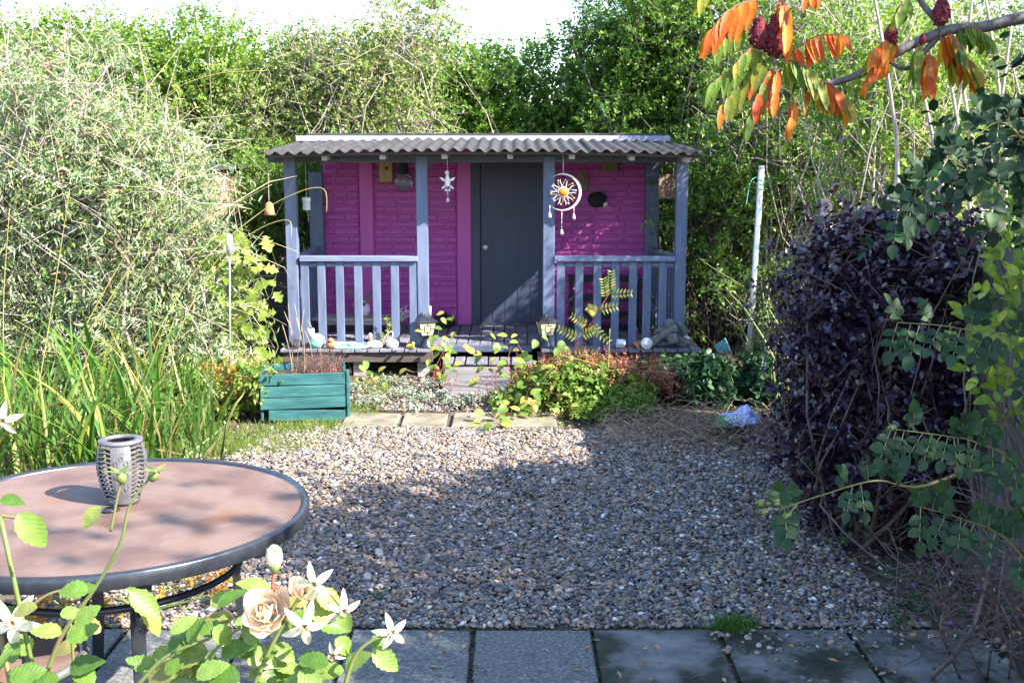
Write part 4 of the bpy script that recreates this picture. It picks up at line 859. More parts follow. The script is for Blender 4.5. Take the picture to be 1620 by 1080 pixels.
# chair pushed under the table
CC = oz(40, 1045, .42); CC.z = 0; CC.x -= .05
def CV(v): return CC+Vector((v[1], v[0], v[2]))
t = thing('garden_chair', 'grey tubular garden chair with twisted armrests tucked under the table', 'chair', CC)
MB().tube([CC+Vector((.2*math.cos(u), .2*math.sin(u), .42)) for u in [k_*2*math.pi/32 for k_ in range(32)]], .013, 8, closed=True).build('seat_ring', 'lantern_metal', t, True)
MB().lathe([(0, 0), (.195, 0), (.195, -.008), (0, -.008)], 32, CC+Vector((0, 0, .425)), cap=False).build('seat', 'weave', t)
for k_ in range(4):
    a_ = math.radians(45+90*k_); d = Vector((math.cos(a_), math.sin(a_), 0)); MB().tube([CC+d*.19+Vector((0, 0, .42)), CC+d*.22], .012, 8).build('leg', 'lantern_metal', t, True)
for s_ in (-1, 1):
    A = [CV((s_*.19, .14, .42)), CV((s_*.22, .14, .58)), CV((s_*.22, .06, .63)), CV((s_*.21, -.15, .63)), CV((s_*.16, -.22, .63))]
    pts = curve(A, 6); MB().tube(pts, .012, 8).build('arm', 'metal_dark', t, True)
    tw = MB()
    for ph in (0, 2.09, 4.19):
        tw.tube([p+Vector((.009*math.cos(i*.9+ph), 0, .009*math.sin(i*.9+ph))) for i, p in enumerate(curve(pts[7:], 3))], .006, 5)
    tw.build('twisted_strand', 'metal_rim', t, True)
MB().tube(curve([CV((-.16, -.22, .42)), CV((-.17, -.24, .75)), CV((0, -.26, .86)), CV((.17, -.24, .75)), CV((.16, -.22, .42))]), .012, 8).build('backrest_frame', 'lantern_metal', t, True)
for k_ in range(5): xx = -.12+.06*k_; MB().tube([CV((xx, -.2, .425)), CV((xx*.9, -.255, .84-.9*abs(xx)**1.6))], .006, 6).build('back_rod', 'lantern_metal', t, True)
# ---------------------------------------------------------------- vegetation
def shrub(name, label, cat, lobes, mat_, n, per, ll, lw, Ls=.25, stem='bark', nst=60, bases=None, depth=.55, up=.35, shape='fold', group=None, rs=.012, twig=0, spread=.8, sag=.15, leafname='foliage', leaders=0):
    lb = np.array(lobes, float); bx = bases or [(lb[:, 0].mean(), lb[:, 1].mean())]
    t = thing(name, label, cat, (bx[0][0], bx[0][1], 0), group)
    S, D, L = shoots(lobes, n, Ls, up, depth)
    k = S[:, 2] > .03; S, D, L = S[k], D[k], L[k]
    leaf_cloud(leafname, mat_, t, *shoot_leaves(S, D, L, per, ll, lw, spread, sag), shape=shape)
    i = RNG.choice(len(S), min(nst, len(S)), replace=False); B = np.array([[*bx[q % len(bx)], -.05] for q in range(len(i))])+RNG.normal(size=(len(i), 3))*np.array([.08, .08, 0])
    twigs('stems', stem, t, B, S[i]+D[i]*L[i][:, None]*.5, rs*RNG.uniform(.6, 1.4, len(i)), rs*.2, .12, 6, 5)
    if leaders:
        i = np.argsort(-S[:, 2]-RNG.uniform(0, .35, len(S)))[:leaders]; A_ = S[i]; E2_ = A_+np.stack([RNG.normal(size=leaders)*.08, RNG.normal(size=leaders)*.06, RNG.uniform(.2, .5, leaders)], 1)
        twigs('leading_shoots', stem, t, A_, E2_, .006, .002, .08, 4, 4); leaf_cloud('shoot_leaves', mat_, t, *shoot_leaves(A_, unit(E2_-A_), np.linalg.norm(E2_-A_, axis=1), 22, ll*.8, lw*.8))
    if twig:
        i = RNG.choice(len(S), min(twig, len(S)), replace=False); a = S[i]-D[i]*L[i][:, None]*.8
        twigs('twigs', stem, t, a+RNG.normal(size=a.shape)*.08, S[i]+D[i]*L[i][:, None]*1.1, rs*.35, rs*.12, .2, 4, 4)
    return t
def hedge_lobes(x0, x1, y0, y1, top, n, r=(.25, .5), z0=.2):
    out = []
    for _ in range(n):
        x = rnd.uniform(x0, x1); y = rnd.uniform(y0, y1); tz = top(x, y); rr = rnd.uniform(*r)
        z = z0+(tz-rr-z0)*(rnd.random()**.6); out.append((x, y, z, rr*rnd.uniform(.9, 1.3), rr, rr*rnd.uniform(.8, 1.2)))
    return out
def topline(pts, Y):                                          # height above ground of a skyline given in pixels at distance Y
    q = sorted((oy(px, py, Y).x, oy(px, py, Y).z) for px, py in pts); xs_ = [a for a, b in q]; zs_ = [b for a, b in q]
    return lambda x, y: float(np.interp(x, xs_, zs_))+rnd.uniform(-.12, .06)
# dark clipped hedge behind the summerhouse
sky1 = topline([(560, 90), (640, 50), (700, 60), (760, 45), (830, 50), (900, 55), (960, 45), (1050, 30)], 13)
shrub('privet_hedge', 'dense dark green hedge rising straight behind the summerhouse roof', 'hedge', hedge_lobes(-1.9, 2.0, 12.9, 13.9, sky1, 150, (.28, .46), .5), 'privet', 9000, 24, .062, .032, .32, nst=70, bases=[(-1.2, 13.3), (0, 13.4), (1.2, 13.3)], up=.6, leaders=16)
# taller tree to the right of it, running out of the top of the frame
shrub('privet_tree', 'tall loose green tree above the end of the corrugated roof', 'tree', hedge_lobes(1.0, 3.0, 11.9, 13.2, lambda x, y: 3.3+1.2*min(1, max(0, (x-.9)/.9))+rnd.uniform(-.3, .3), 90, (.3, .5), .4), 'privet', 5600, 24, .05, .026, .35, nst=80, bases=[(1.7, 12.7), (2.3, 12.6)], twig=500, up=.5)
# pale rambler tangle
sky2 = topline([(430, 120), (480, 30), (530, -20), (580, -30), (640, -30), (690, 20), (720, 100)], 11.9)
lb = hedge_lobes(-2.75, -.75, 11.9, 12.6, sky2, 42, (.25, .42), .6)
t = shrub('rambler_thicket', 'pale twiggy rambler tangle sprawling above the roof beside the dark hedge', 'shrub', lb, 'rambler', 4600, 17, .046, .024, .35, stem='bark_pale', nst=120, bases=[(-2.2, 12.3), (-1.4, 12.3)], twig=1500, up=.15, rs=.011, sag=.4)
# bright shrub right beside the porch corner on the left
shrub('cypress_bush', 'feathery bright yellow-green evergreen bush beside the clay bell', 'bush', hedge_lobes(-2.95, -1.98, 11.2, 11.9, topline([(330, 200), (400, 190), (470, 215)], 11.3), 30, (.2, .36), .5), 'conifer', 3000, 26, .03, .011, .2, nst=40, up=.7, bases=[(-2.4, 11.5)])
# left background trees
sky3 = topline([(-60, 10), (0, 15), (60, 0), (110, 20), (150, 40), (220, 0), (270, 5), (330, 15), (400, 45), (450, 60), (520, 60)], 12.6)
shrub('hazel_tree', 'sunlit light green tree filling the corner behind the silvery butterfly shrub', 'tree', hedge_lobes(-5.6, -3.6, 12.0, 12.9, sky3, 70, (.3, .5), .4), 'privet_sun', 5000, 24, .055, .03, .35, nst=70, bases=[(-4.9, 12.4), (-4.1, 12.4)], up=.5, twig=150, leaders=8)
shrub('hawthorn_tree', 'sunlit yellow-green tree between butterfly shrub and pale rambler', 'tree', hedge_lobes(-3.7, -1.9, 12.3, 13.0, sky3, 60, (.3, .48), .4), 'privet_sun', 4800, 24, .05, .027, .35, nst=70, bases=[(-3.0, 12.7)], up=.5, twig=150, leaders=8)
# butterfly bush: the big grey-green mass on the left
lbud = []
for px, py, r_ in ((40, 230, .42), (130, 245, .38), (210, 245, .32), (60, 300, .5), (170, 320, .45), (255, 320, .34), (20, 420, .5), (130, 430, .5), (230, 430, .4), (290, 410, .26), (60, 530, .42), (170, 530, .42), (260, 520, .36), (310, 500, .22), (-80, 300, .5), (-90, 460, .5), (10, 120, .25), (280, 560, .25), (320, 570, .2), (90, 110, .14), (165, 120, .16), (270, 230, .2)):
    c = oy(px, py, rnd.uniform(8.3, 9.2)); lbud.append((c.x, c.y, c.z, r_*1.1, r_, r_*.9))
t = shrub('butterfly_bush', 'huge silvery grey-green butterfly bush with brown spent flower spikes', 'shrub', lbud, 'buddleia', 3700, 22, .075, .014, .45, stem='bark_pale', nst=160, bases=[(-3.0, 8.9), (-2.6, 8.8), (-3.4, 8.9)], shape='narrow', up=.25, sag=.5, depth=.35, twig=1300, spread=1.0)
S, D, L = shoots(lbud, 600, .24, .1, 1.0); E_ = S+D*L[:, None]+np.array([0, 0, -.06]); k = S[:, 1] < 9.3
for a_, b_ in zip(S[k][:270], E_[k][:270]):
    A, B = Vector(a_), Vector(b_); pp = curve([A, A.lerp(B, .5)+Vector((0, 0, .03)), B], 4)
    MB().tube(pp, [.005, .01, .013, .013, .012, .01, .008, .005, .002], 6).build('flower_spike', 'spike_brown', t, True)
S2, D2, L2 = shoots(lbud, 2300, .45, .4, .75); leaf_cloud('young_leaves', 'rambler', t, *shoot_leaves(S2, D2, L2, 13, .045, .016, 1.0, .3), shape='narrow')
# strap-leaved clump below it
t = thing('strap_clump', 'tall clump of long green strap leaves and golden stalks behind the table', 'grass clump', (-2.6, 6.6, 0))
def strap_mesh(k):
    n = 8; V, Fc = [], []; lean = rnd.uniform(.15, 1.0); w = rnd.uniform(.02, .036)
    for i in range(n+1):
        u = i/n; hw = w*(1-u**2.2)*.5*(.7+.6*min(1, u*4)) if u < 1 else 0
        x = lean*u**2.1; z = u*(1-.28*lean*u*u); V += [(x, -hw, z), (x-.004, 0, z+.001), (x, hw, z)]
    for i in range(n):
        a = i*3; Fc += [(a, a+1, a+4, a+3), (a+1, a+2, a+5, a+4)]
    me = bpy.data.meshes.new('blade'); me.from_pydata(V, [], Fc); me.materials.append(MAT['strap']); me.polygons.foreach_set('use_smooth', [True]*len(Fc)); return me
SM = [strap_mesh(k) for k in range(12)]
def strap_at(p, s, parent, az=None):
    M = Matrix.Translation(p) @ Matrix.Rotation(rnd.uniform(0, 6.28) if az is None else az, 4, 'Z') @ Matrix.Rotation(rnd.uniform(-.2, .3), 4, 'Y') @ Matrix.Diagonal((s, s*rnd.uniform(.8, 1.4), s, 1)); inst('blade', rnd.choice(SM), M, parent)
for k_ in range(290):
    px, py = rnd.uniform(-60, 350), rnd.uniform(660, 800); py = max(py, 660+.0*px)
    if px > 280: py = rnd.uniform(640, 700)
    q = oz(px, py); strap_at(q-Vector((0, 0, .01)), rnd.uniform(.45, .95) if px < 280 else rnd.uniform(.3, .55), t)
n = 1100; S = np.array([oz(rnd.uniform(-120, 350), rnd.uniform(635, 790)) for _ in range(n)]); S[:, 2] = RNG.uniform(0, .25, n)
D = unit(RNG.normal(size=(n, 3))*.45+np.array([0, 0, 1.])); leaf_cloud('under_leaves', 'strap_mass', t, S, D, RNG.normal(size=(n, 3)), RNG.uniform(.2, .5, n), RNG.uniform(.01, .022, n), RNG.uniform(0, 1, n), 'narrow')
for path, Y in ((((190, 640), (300, 440), (400, 345), (470, 305), (512, 299), (517, 335)), 7.6), (((250, 600), (330, 430), (400, 368), (455, 348), (461, 375)), 7.6), (((120, 560), (220, 400), (330, 250), (425, 295 - 60)), 7.7), (((90, 600), (200, 400), (300, 260), (345, 228)), 7.5), (((170, 520), (250, 400), (360, 330), (430, 292)), 7.8), (((300, 470), (390, 382), (418, 380), (470, 398)), 7.9), (((40, 720), (70, 560), (95, 400), (110, 300)), 6.6), (((75, 740), (140, 560), (180, 470), (220, 400)), 6.6), (((10, 700), (5, 500), (15, 330)), 6.7), (((160, 740), (240, 620), (290, 560)), 6.3), (((175, 730), (230, 600), (265, 500)), 6.4), (((180, 300), (250, 165), (330, 120), (420, 112)), 8.0)):
    pp = curve([oy(a, b, Y-.25*i/len(path)) for i, (a, b) in enumerate(path)], 5); MB().tube(pp, [.0036*(1-.6*i/len(pp)) for i in range(len(pp))], 5).build('stalk', 'stem_gold', t, True)
# vine with lobed leaves
t = thing('hop_vine', 'climbing vine with broad lobed lime green leaves by the metal stake', 'vine', (-2.05, 8.6, 0))
vm = [leaf_mesh('leaf', 'vine', 1.0, .1, .2, .12, 1, 9), leaf_mesh('leaf', 'vine', .9, .12, .3, .2, 1, 9)]
vs_ = []
for k_ in range(150):
    px, py = rnd.gauss(372, 28), rnd.uniform(370, 590)
    if py > 520: px += 15
    q = oy(px, py, rnd.uniform(8.35, 8.9)); vs_.append(q)
    inst('leaf', rnd.choice(vm), frame(q, (rnd.uniform(-.7, .7), rnd.uniform(-.6, .1), rnd.uniform(-.9, .2)), (rnd.uniform(-.3, .6), -.7, rnd.uniform(.2, .8)), rnd.uniform(.065, .12)), t)
S = np.array([(-2.05+rnd.uniform(-.15, .15), 8.65, -.03) for _ in range(22)]); E_ = np.array([vs_[i*6] for i in range(22)]); twigs('vine_stems', 'stem_green', t, S, E_, .005, .002, .1, 6, 4)
# right-hand tangled hedge
sky4 = lambda x, y: 3.1+rnd.uniform(-.3, .4)
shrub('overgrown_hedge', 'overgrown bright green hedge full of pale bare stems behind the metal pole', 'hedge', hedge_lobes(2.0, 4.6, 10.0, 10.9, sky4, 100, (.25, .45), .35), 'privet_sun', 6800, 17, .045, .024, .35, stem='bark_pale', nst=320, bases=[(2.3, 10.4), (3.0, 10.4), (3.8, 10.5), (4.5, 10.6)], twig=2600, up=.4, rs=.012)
shrub('porch_side_hedge', 'shaded dark hedge pressing against the open end of the porch', 'hedge', hedge_lobes(1.55, 2.35, 9.9, 12.2, lambda x, y: 1.95+rnd.uniform(-.3, .3), 36, (.2, .36), .2), 'privet', 2300, 22, .045, .024, .28, nst=80, bases=[(1.8, 10.6), (2.1, 11.2)], twig=500, up=.4, stem='twig_dark')
# boundary trees beyond the fence; they shade the near gravel
shrub('neighbour_tree', 'tall leafy tree beyond the boundary fence behind the orange sumac', 'tree', [(3.0, 1.65, 4.1, .16, .2, .12), (3.1, 1.2, 4.2, .14, .2, .1), (2.95, .95, 4.25, .14, .14, .1), (3.05, .5, 4.55, .12, .14, .1)]+hedge_lobes(2.55, 4.0, .8, 3.95, lambda x, y: 3.75+rnd.uniform(-.3, .15), 74, (.32, .5), 1.1), 'privet', 3400, 22, .065, .034, .4, nst=80, bases=[(3.0, 2.2), (3.2, 3.6)], twig=200, rs=.02)
shrub('laurel_bush', 'green bush leaning over the boundary fence beside the purple shrub', 'bush', hedge_lobes(2.35, 3.3, 4.7, 6.2, lambda x, y: 1.6-.1*(y-5)+rnd.uniform(-.15, .05), 26, (.25, .4), .5), 'privet', 1500, 20, .06, .032, .3, nst=50, bases=[(2.8, 5.4)], twig=150)
shrub('elder_bush', 'loose sunlit bush over the far end of the boundary fence', 'bush', hedge_lobes(2.45, 3.05, 8.2, 9.0, lambda x, y: 2.95+rnd.uniform(-.4, .2), 20, (.25, .42), .4), 'privet_sun', 1700, 15, .05, .026, .35, stem='bark_pale', nst=120, bases=[(2.75, 8.6)], twig=300)
# white bare stems at the upper right
t = thing('bare_saplings', 'pale grey bare sapling stems crossing behind the sumac branch', 'sapling', (3.4, 7.2, 0))
for a_, b_ in (((1545, 460), (1480, 0)), ((1560, 460), (1500, 0)), ((1500, 400), (1440, 60)), ((1530, 420), (1600, 40)), ((1420, 300), (1380, -20)), ((1590, 330), (1560, 0)), ((1480, 330), (1540, -20))):
    A, B = oy(*a_, 7.4), oy(*b_, 7.2); A0 = Vector((A.x, A.y, 0)); pp = curve([A0, A, A.lerp(B, .5)+Vector((.03, 0, 0)), B], 5); MB().tube(pp, [.018*(1-.6*i/len(pp)) for i in range(len(pp))], 6).build('stem', 'bark_pale', t, True)
# purple shrub
lp = []
for px, py, r_ in ((1335, 430, .13), (1400, 420, .16), (1480, 440, .18), (1325, 510, .15), (1390, 520, .2), (1470, 540, .22), (1305, 600, .13), (1370, 620, .2), (1450, 640, .22), (1305, 690, .14), (1385, 730, .2), (1470, 760, .22), (1330, 790, .13), (1420, 830, .17), (1540, 520, .2), (1550, 700, .2), (1360, 375, .07), (1430, 370, .08), (1300, 470, .08), (1285, 640, .08), (1290, 550, .07), (1500, 860, .15), (1480, 385, .08)):
    c = oy(px, py, rnd.uniform(5.1, 5.6)); lp.append((c.x, c.y, max(c.z, .12), r_, r_, r_))
shrub('purple_shrub', 'dense dark purple-leaved shrub spilling over the gravel edge', 'shrub', lp, 'purple', 3000, 20, .046, .027, .26, stem='twig_dark', nst=140, bases=[(1.75, 5.4), (1.65, 5.3)], shape='oval', depth=.2, twig=500, up=.5)
# climbing rose on the right, leaves of five leaflets
rm = [leaf_mesh('leaflet', 'rose_blue', .72, .05, .1, .1), leaf_mesh('leaflet', 'rose_blue', .8, .06, .18, .16)]
def compound(parent, p, d, nrm, size, n=5, meshes=rm, stem='stem_green', lf=1.0):
    d = Vector(d).normalized(); nrm = Vector(nrm); side = nrm.cross(d).normalized(); pts = [Vector(p)+d*size*u-Vector((0, 0, .12*size*u*u)) for u in (0, .35, .7, 1)]
    rc = MB().tube(pts, .0011, 4).build('leaf', stem, parent)
    inst('leaflet', rnd.choice(meshes), frame(pts[3], d, nrm+Vector((rnd.uniform(-.3, .3),)*3), size*.55*lf*rnd.uniform(.9, 1.1)), rc)
    for k in range((n-1)//2):
        q = pts[2] if k == 0 else pts[1]
        for s_ in (-1, 1):
            inst('leaflet', rnd.choice(meshes), frame(q, d*.55+side*s_, nrm+Vector((rnd.uniform(-.35, .35), rnd.uniform(-.35, .35), 0)), size*(.5 if k == 0 else .42)*lf*rnd.uniform(.85, 1.15)), rc)
t = thing('climbing_rose', 'climbing rose with blue-green leaves arching over the purple shrub', 'rose', (1.75, 2.9, 0))
canes = [([(1700, 1000, 2.9), (1590, 760, 2.75), (1450, 770, 2.6), (1385, 760, 2.5), (1300, 783, 2.45), (1235, 805, 2.4)], 1.0),
         ([(1700, 900, 2.9), (1610, 740, 2.8), (1545, 700, 2.7), (1500, 690, 2.65), (1410, 678, 2.6)], .9),
         ([(1750, 600, 3.0), (1650, 300, 2.9), (1590, 195, 2.8), (1520, 240, 2.75), (1450, 300, 2.7)], .9),
         ([(1750, 500, 3.0), (1640, 240, 2.9), (1560, 235, 2.8), (1470, 300, 2.75), (1420, 340, 2.7)], .9),
         ([(1750, 600, 3.0), (1650, 350, 2.9), (1580, 300, 2.8), (1500, 250, 2.7)], .8),
         ([(1750, 700, 3.0), (1650, 250, 2.95), (1625, 190, 2.9), (1570, 205, 2.85)], .8),
         ([(1700, 1000, 2.9), (1600, 860, 2.8), (1520, 820, 2.7), (1450, 800, 2.65)], .9),
         ([(1720, 800, 3.0), (1620, 560, 2.9), (1520, 520, 2.8), (1420, 510, 2.8)], .7)]
for ci, (cn, r_) in enumerate(canes):
    pp = curve([oy(a, b, y) for a, b, y in cn], 7)
    base_ = Vector((1.75+.05*ci, 2.9, 0)); full = curve([base_, (base_+pp[0])/2+Vector((.1, 0, .1)), pp[0]], 4)[:-1]+pp
    MB().tube(full, [max(.0014, .0065*r_*(1-i/len(full))) for i in range(len(full))], 6).build('cane', 'stem_green', t, True)
    for i in range(2 if ci != 0 else 16, len(pp)):
        if ci == 0 and (18 <= i <= 21 or 26 <= i <= 31): continue
        for q_ in range(1):
            tang = (pp[min(i+1, len(pp)-1)]-pp[i-1]).normalized(); a_ = rnd.choice((-1, 1))
            d = tang*.3+Vector((rnd.uniform(-.3, .3), -.2, a_*rnd.uniform(.4, 1)))
            compound(t, pp[i], d, (rnd.uniform(-.4, .4), -.8, .6), rnd.uniform(.05, .075), 5)
bud = MB()
for px, py in ((1203, 795), (1208, 808), (1240, 795), (1245, 815), (1412, 676)):
    p = oy(px, py, 2.4 if px < 1300 else 2.6); MB().lathe([(0, -.012), (.006, -.008), (.008, 0), (.005, .008), (0, .012)], 8, p, Matrix.Rotation(1.3, 3, 'Y')).build('rose_hip', 'stem_green', t, True)
    MB().tube([oy(1262, 797, 2.42) if px < 1300 else oy(1424, 680, 2.6), p], .0016, 4).build('stalk', 'stem_green', t)
    for k_ in range(4): inst('sepal', rm[0], frame(p, (-.6, math.sin(k_*1.57)*.6, math.cos(k_*1.57)*.7), (0, -1, .2), .016, .008), t)
# denser rose foliage in the corner
lr = []
for px, py, r_ in ((1610, 150, .08), (1580, 230, .1), (1615, 220, .12), (1500, 270, .1), (1580, 290, .13), (1470, 330, .08), (1630, 300, .15)):
    c = oy(px, py, 2.95); lr.append((c.x, c.y, c.z, r_, r_, r_))
S, D, L = shoots(lr, 70, .12, .1, .3); leaf_cloud('foliage', 'rose_mass', t, *shoot_leaves(S, D, L, 5, .042, .03), shape='oval')
# golden evergreen at the right edge
t = thing('golden_euonymus', 'glossy yellow-green evergreen bush pushing through the roses', 'bush', (2.0, 3.6, 0))
gm = [leaf_mesh('leaf', 'golden', .5, 0, .12, .14), leaf_mesh('leaf', 'golden', .6, 0, .2, .2)]
gp = []
for k_ in range(295):
    py = rnd.uniform(290, 680); edge_ = 1535+35*math.sin(py*.021)+(15 if 430 < py < 480 else 0); px = rnd.uniform(edge_, 1660)
    q = oy(px, py, rnd.uniform(3.45, 3.8)); gp.append(q)
    inst('leaf', rnd.choice(gm), frame(q, (rnd.uniform(-1, .5), rnd.uniform(-.6, .3), rnd.uniform(-.3, 1)), (rnd.uniform(-.5, .5), -.7, .6), rnd.uniform(.035, .06)), t)
twigs('stems', 'twig_dark', t, np.array([(2.05, 3.75, -.03)]*40)+RNG.normal(size=(40, 3))*np.array([.05, .05, 0]), np.array(gp[:40]), .006, .0018, .1, 6, 5)
# fuchsia twigs at the lower right
t = thing('fuchsia_twigs', 'bare twiggy fuchsia with a few purple flowers in the shaded corner', 'shrub', oz(1500, 1070))
main = [([(1470, 1090), (1530, 1010), (1560, 920), (1570, 840), (1545, 790)], .009), ([(1520, 1085), (1490, 1000), (1495, 960), (1480, 930), (1450, 900)], .006), ([(1560, 1085), (1575, 980), (1590, 870)], .006), ([(1595, 1085), (1600, 1000), (1570, 1020 - 90)], .005), ([(1560, 1090), (1540, 1040), (1548, 1000)], .004)]
ends = []
for pth, r_ in main:
    pp = curve([oy(a, b, 3.35) if i else oz(a, 1075) for i, (a, b) in enumerate(pth)], 5); MB().tube(pp, [r_*(1-.65*i/len(pp)) for i in range(len(pp))], 6).build('branch', 'bark_grey', t, True); ends += pp[3:]
S = np.array([rnd.choice(ends) for _ in range(150)]); E_ = S+np.stack([RNG.normal(size=150)*.14-.05, RNG.normal(size=150)*.1, RNG.uniform(-.03, .22, 150)], 1); twigs('twigs', 'twig_dark', t, S, E_, .0022, .0008, .15, 4, 4)
E2 = np.array([oy(rnd.uniform(1430, 1640), rnd.uniform(770, 900), rnd.uniform(3.2, 3.5)) for _ in range(70)]); S2 = E2+np.stack([RNG.uniform(.1, .35, 70), RNG.normal(size=70)*.05, RNG.uniform(-.2, .0, 70)], 1); twigs('twigs', 'bark_grey', t, S2[:34], E2[:34], .002, .0007, .08, 4, 4)
i = RNG.choice(150, 60); leaf_cloud('flowers', 'fuchsia', t, *shoot_leaves(S[i], unit(E_[i]-S[i]), np.linalg.norm(E_[i]-S[i], axis=1), 1, .018, .012))
# ---------------------------------------------------------------- sumac branch with autumn leaves
t = thing('sumac_tree', 'staghorn sumac with orange autumn leaves and dark red fruit cones', 'tree', (2.45, 3.9, 0))
A = [Vector((2.45, 3.9, -.05)), Vector((2.38, 3.95, .9)), Vector((2.3, 4.0, 1.75)), oy(1720, 20, 4.0)]
MB().tube(curve(A, 6), [.05*(1-.5*i/18) for i in range(19)], 9).build('trunk', 'bark_grey', t, True)
def branch(pts, r0, r1, Y=4.0):
    pp = curve([oy(a, b, Y) if not isinstance(a, Vector) else a for a, b in pts], 6); MB().tube(pp, [r0+(r1-r0)*i/(len(pp)-1) for i in range(len(pp))], 8).build('branch', 'bark_grey', t, True); return pp
branch([(1720, 20), (1620, 28), (1560, 42), (1500, 48), (1440, 72), (1400, 95), (1370, 112), (1330, 128), (1290, 132), (1245, 100)], .022, .008)
branch([(1495, 50), (1480, 30), (1462, 10), (1440, -25)], .014, .009); branch([(1490, 52), (1460, 85), (1445, 105), (1425, 108), (1408, 98)], .011, .006)
branch([(1245, 100), (1240, 60), (1225, 35)], .008, .006); branch([(1440, -25), (1380, -60), (1240, -70)], .01, .006); branch([(1240, -70), (1180, -40), (1150, -30)], .006, .005)
for px, py, hh in ((1228, 58, .13), (1201, 52, .1), (1410, 55, .07), (1490, 18, .09), (1460, 62, .035)):
    q = oy(px, py, 3.98); m_ = MB().lathe([(0, -hh*.55), (hh*.22, -hh*.4), (hh*.3, -hh*.1), (hh*.24, hh*.2), (hh*.12, hh*.45), (0, hh*.58)], 12, q)
    for v in m_.v: v += Vector((rnd.uniform(-1, 1), rnd.uniform(-1, 1), rnd.uniform(-1, 1)))*hh*.03
    for _ in range(60):
        u = rnd.uniform(-.5, .5); a_ = rnd.uniform(0, 6.28); rr = hh*(.3-.36*max(0, u)-.25*max(0, -u-.2)); m_.ball(q+Vector((rr*math.cos(a_), rr*math.sin(a_), u*hh)), hh*.055, 5, 4)
    m_.build('fruit_cone', 'cone_red', t, True); MB().tube([q-Vector((0, 0, hh*.5)), q-Vector((0, 0, hh*.5+.05))], .004, 5).build('cone_stalk', 'bark_grey', t)
slm = {k: [leaf_mesh('leaflet', k, .26, .04, .3, .14), leaf_mesh('leaflet', k, .29, .05, .15, .2)] for k in ('sumac', 'sumac_red', 'sumac_green')}
def sleaf(a, b, n, ll, mt, droop=.5, Y=4.0, hang_=.8):
    A, B = oy(*a, Y), oy(*b, Y-.08); mid = A.lerp(B, .5)+Vector((0, 0, .025)); pp = curve([A, mid, B], 6)
    rc = MB().tube(pp, .0022, 5).build('leaf', 'stem_red', t)
    n = int(n*1.5)
    for k in range(n):
        u = .12+.88*k/(n-1); p = pp[min(len(pp)-1, int(u*(len(pp)-1)))]; tg_ = (B-A).normalized()
        for s_ in (-1, 1):
            side = Vector((0, 1, 0)).cross(tg_); d = tg_*.35+Vector((rnd.uniform(-.15, .15), s_*.45, -hang_+rnd.uniform(-.2, .2)))
            inst('leaflet', rnd.choice(slm[mt]), frame(p, d, (tg_*.2+Vector((0, -s_*.1-.9, .3))), ll*(1-.4*abs(u-.5))*rnd.uniform(.85, 1.1)), rc)
for a in (((1198, 0), (1128, 45), 7, .13, 'sumac_red'), ((1180, 50), (1135, 75), 5, .09, 'sumac_green'), ((1235, 0), (1245, 40), 5, .15, 'sumac_red'), ((1250, 85), (1330, 55), 6, .1, 'sumac_red'), ((1240, 95), (1295, 130), 7, .12, 'sumac_green'), ((1285, 130), (1340, 160), 6, .12, 'sumac'),
          ((1215, 95), (1130, 130), 8, .11, 'sumac_green'), ((1215, 105), (1145, 165), 7, .11, 'sumac'), ((1225, 105), (1190, 180), 6, .12, 'sumac'), ((1230, 110), (1225, 150), 5, .1, 'sumac_red'), ((1205, 85), (1165, 100), 5, .1, 'sumac_green'), ((1255, 160), (1252, 185), 2, .1, 'sumac_red'),
          ((1150, -30), (1110, -5), 6, .09, 'sumac_green'), ((1300, -15), (1275, -8), 3, .08, 'sumac_red'), ((1420, 70), (1380, 85), 6, .1, 'sumac'), ((1405, 100), (1370, 130), 4, .07, 'sumac_red'), ((1440, 5), (1420, 20), 5, .08, 'sumac_green'), ((1455, 70), (1450, 105), 4, .1, 'sumac_green'),
          ((1470, 85), (1468, 120), 3, .12, 'sumac_red'), ((1490, 60), (1520, 75), 6, .12, 'sumac'), ((1500, 90), (1545, 110), 6, .12, 'sumac'), ((1510, 50), (1565, 60), 6, .09, 'sumac_green'), ((1285, 125), (1275, 165), 3, .06, 'sumac_red')): sleaf(*a)
# ---------------------------------------------------------------- front bed before the porch
def lob(lst, Y, jit=.15): return [(*(oy(px, py, Y+rnd.uniform(-jit, jit))), r_, r_, r_*.8) for px, py, r_ in lst]
shrub('flower_clump', 'sprawling green border clump with rusty red seed heads before the porch', 'plant', lob([(860, 620, .14), (900, 610, .15), (940, 615, .16), (980, 620, .15), (840, 640, .1), (930, 650, .12), (800, 650, .08), (990, 645, .1)], 8.1), 'bed_green', 1300, 12, .05, .03, .14, stem='stem_red', nst=60, shape='oval', depth=.2)
t = thing('seed_heads', 'mat of dry rusty red stalks and seed heads over the green clump', 'plant', oz(930, 660))
S, D, L = shoots(lob([(880, 590, .1), (930, 585, .12), (980, 588, .12), (1030, 590, .1), (840, 600, .06), (1060, 600, .06)], 8.1), 420, .12, .1, .1); twigs('stalks', 'stem_red', t, S-np.array([0, 0, .1]), S+D*L[:, None], .0022, .0012, .2, 4, 3); leaf_cloud('heads', 'red_seed', t, *shoot_leaves(S, D, L, 9, .022, .012))
E_ = S[:40]; B_ = E_.copy(); B_[:, 2] = -.02; twigs('stems', 'stem_red', t, B_, E_, .003, .002, .1, 4, 4)
for a_, b_ in (((830, 610), (1110, 571)), ((900, 590), (1070, 590)), ((960, 640), (965, 520)), ((880, 560), (1000, 600))):
    A, B = oy(*a_, 7.95), oy(*b_, 7.9); MB().tube(curve([A, A.lerp(B, .5)+Vector((0, 0, .02)), B]), .0022, 5).build('arching_stalk', 'stem_gold', t, True)
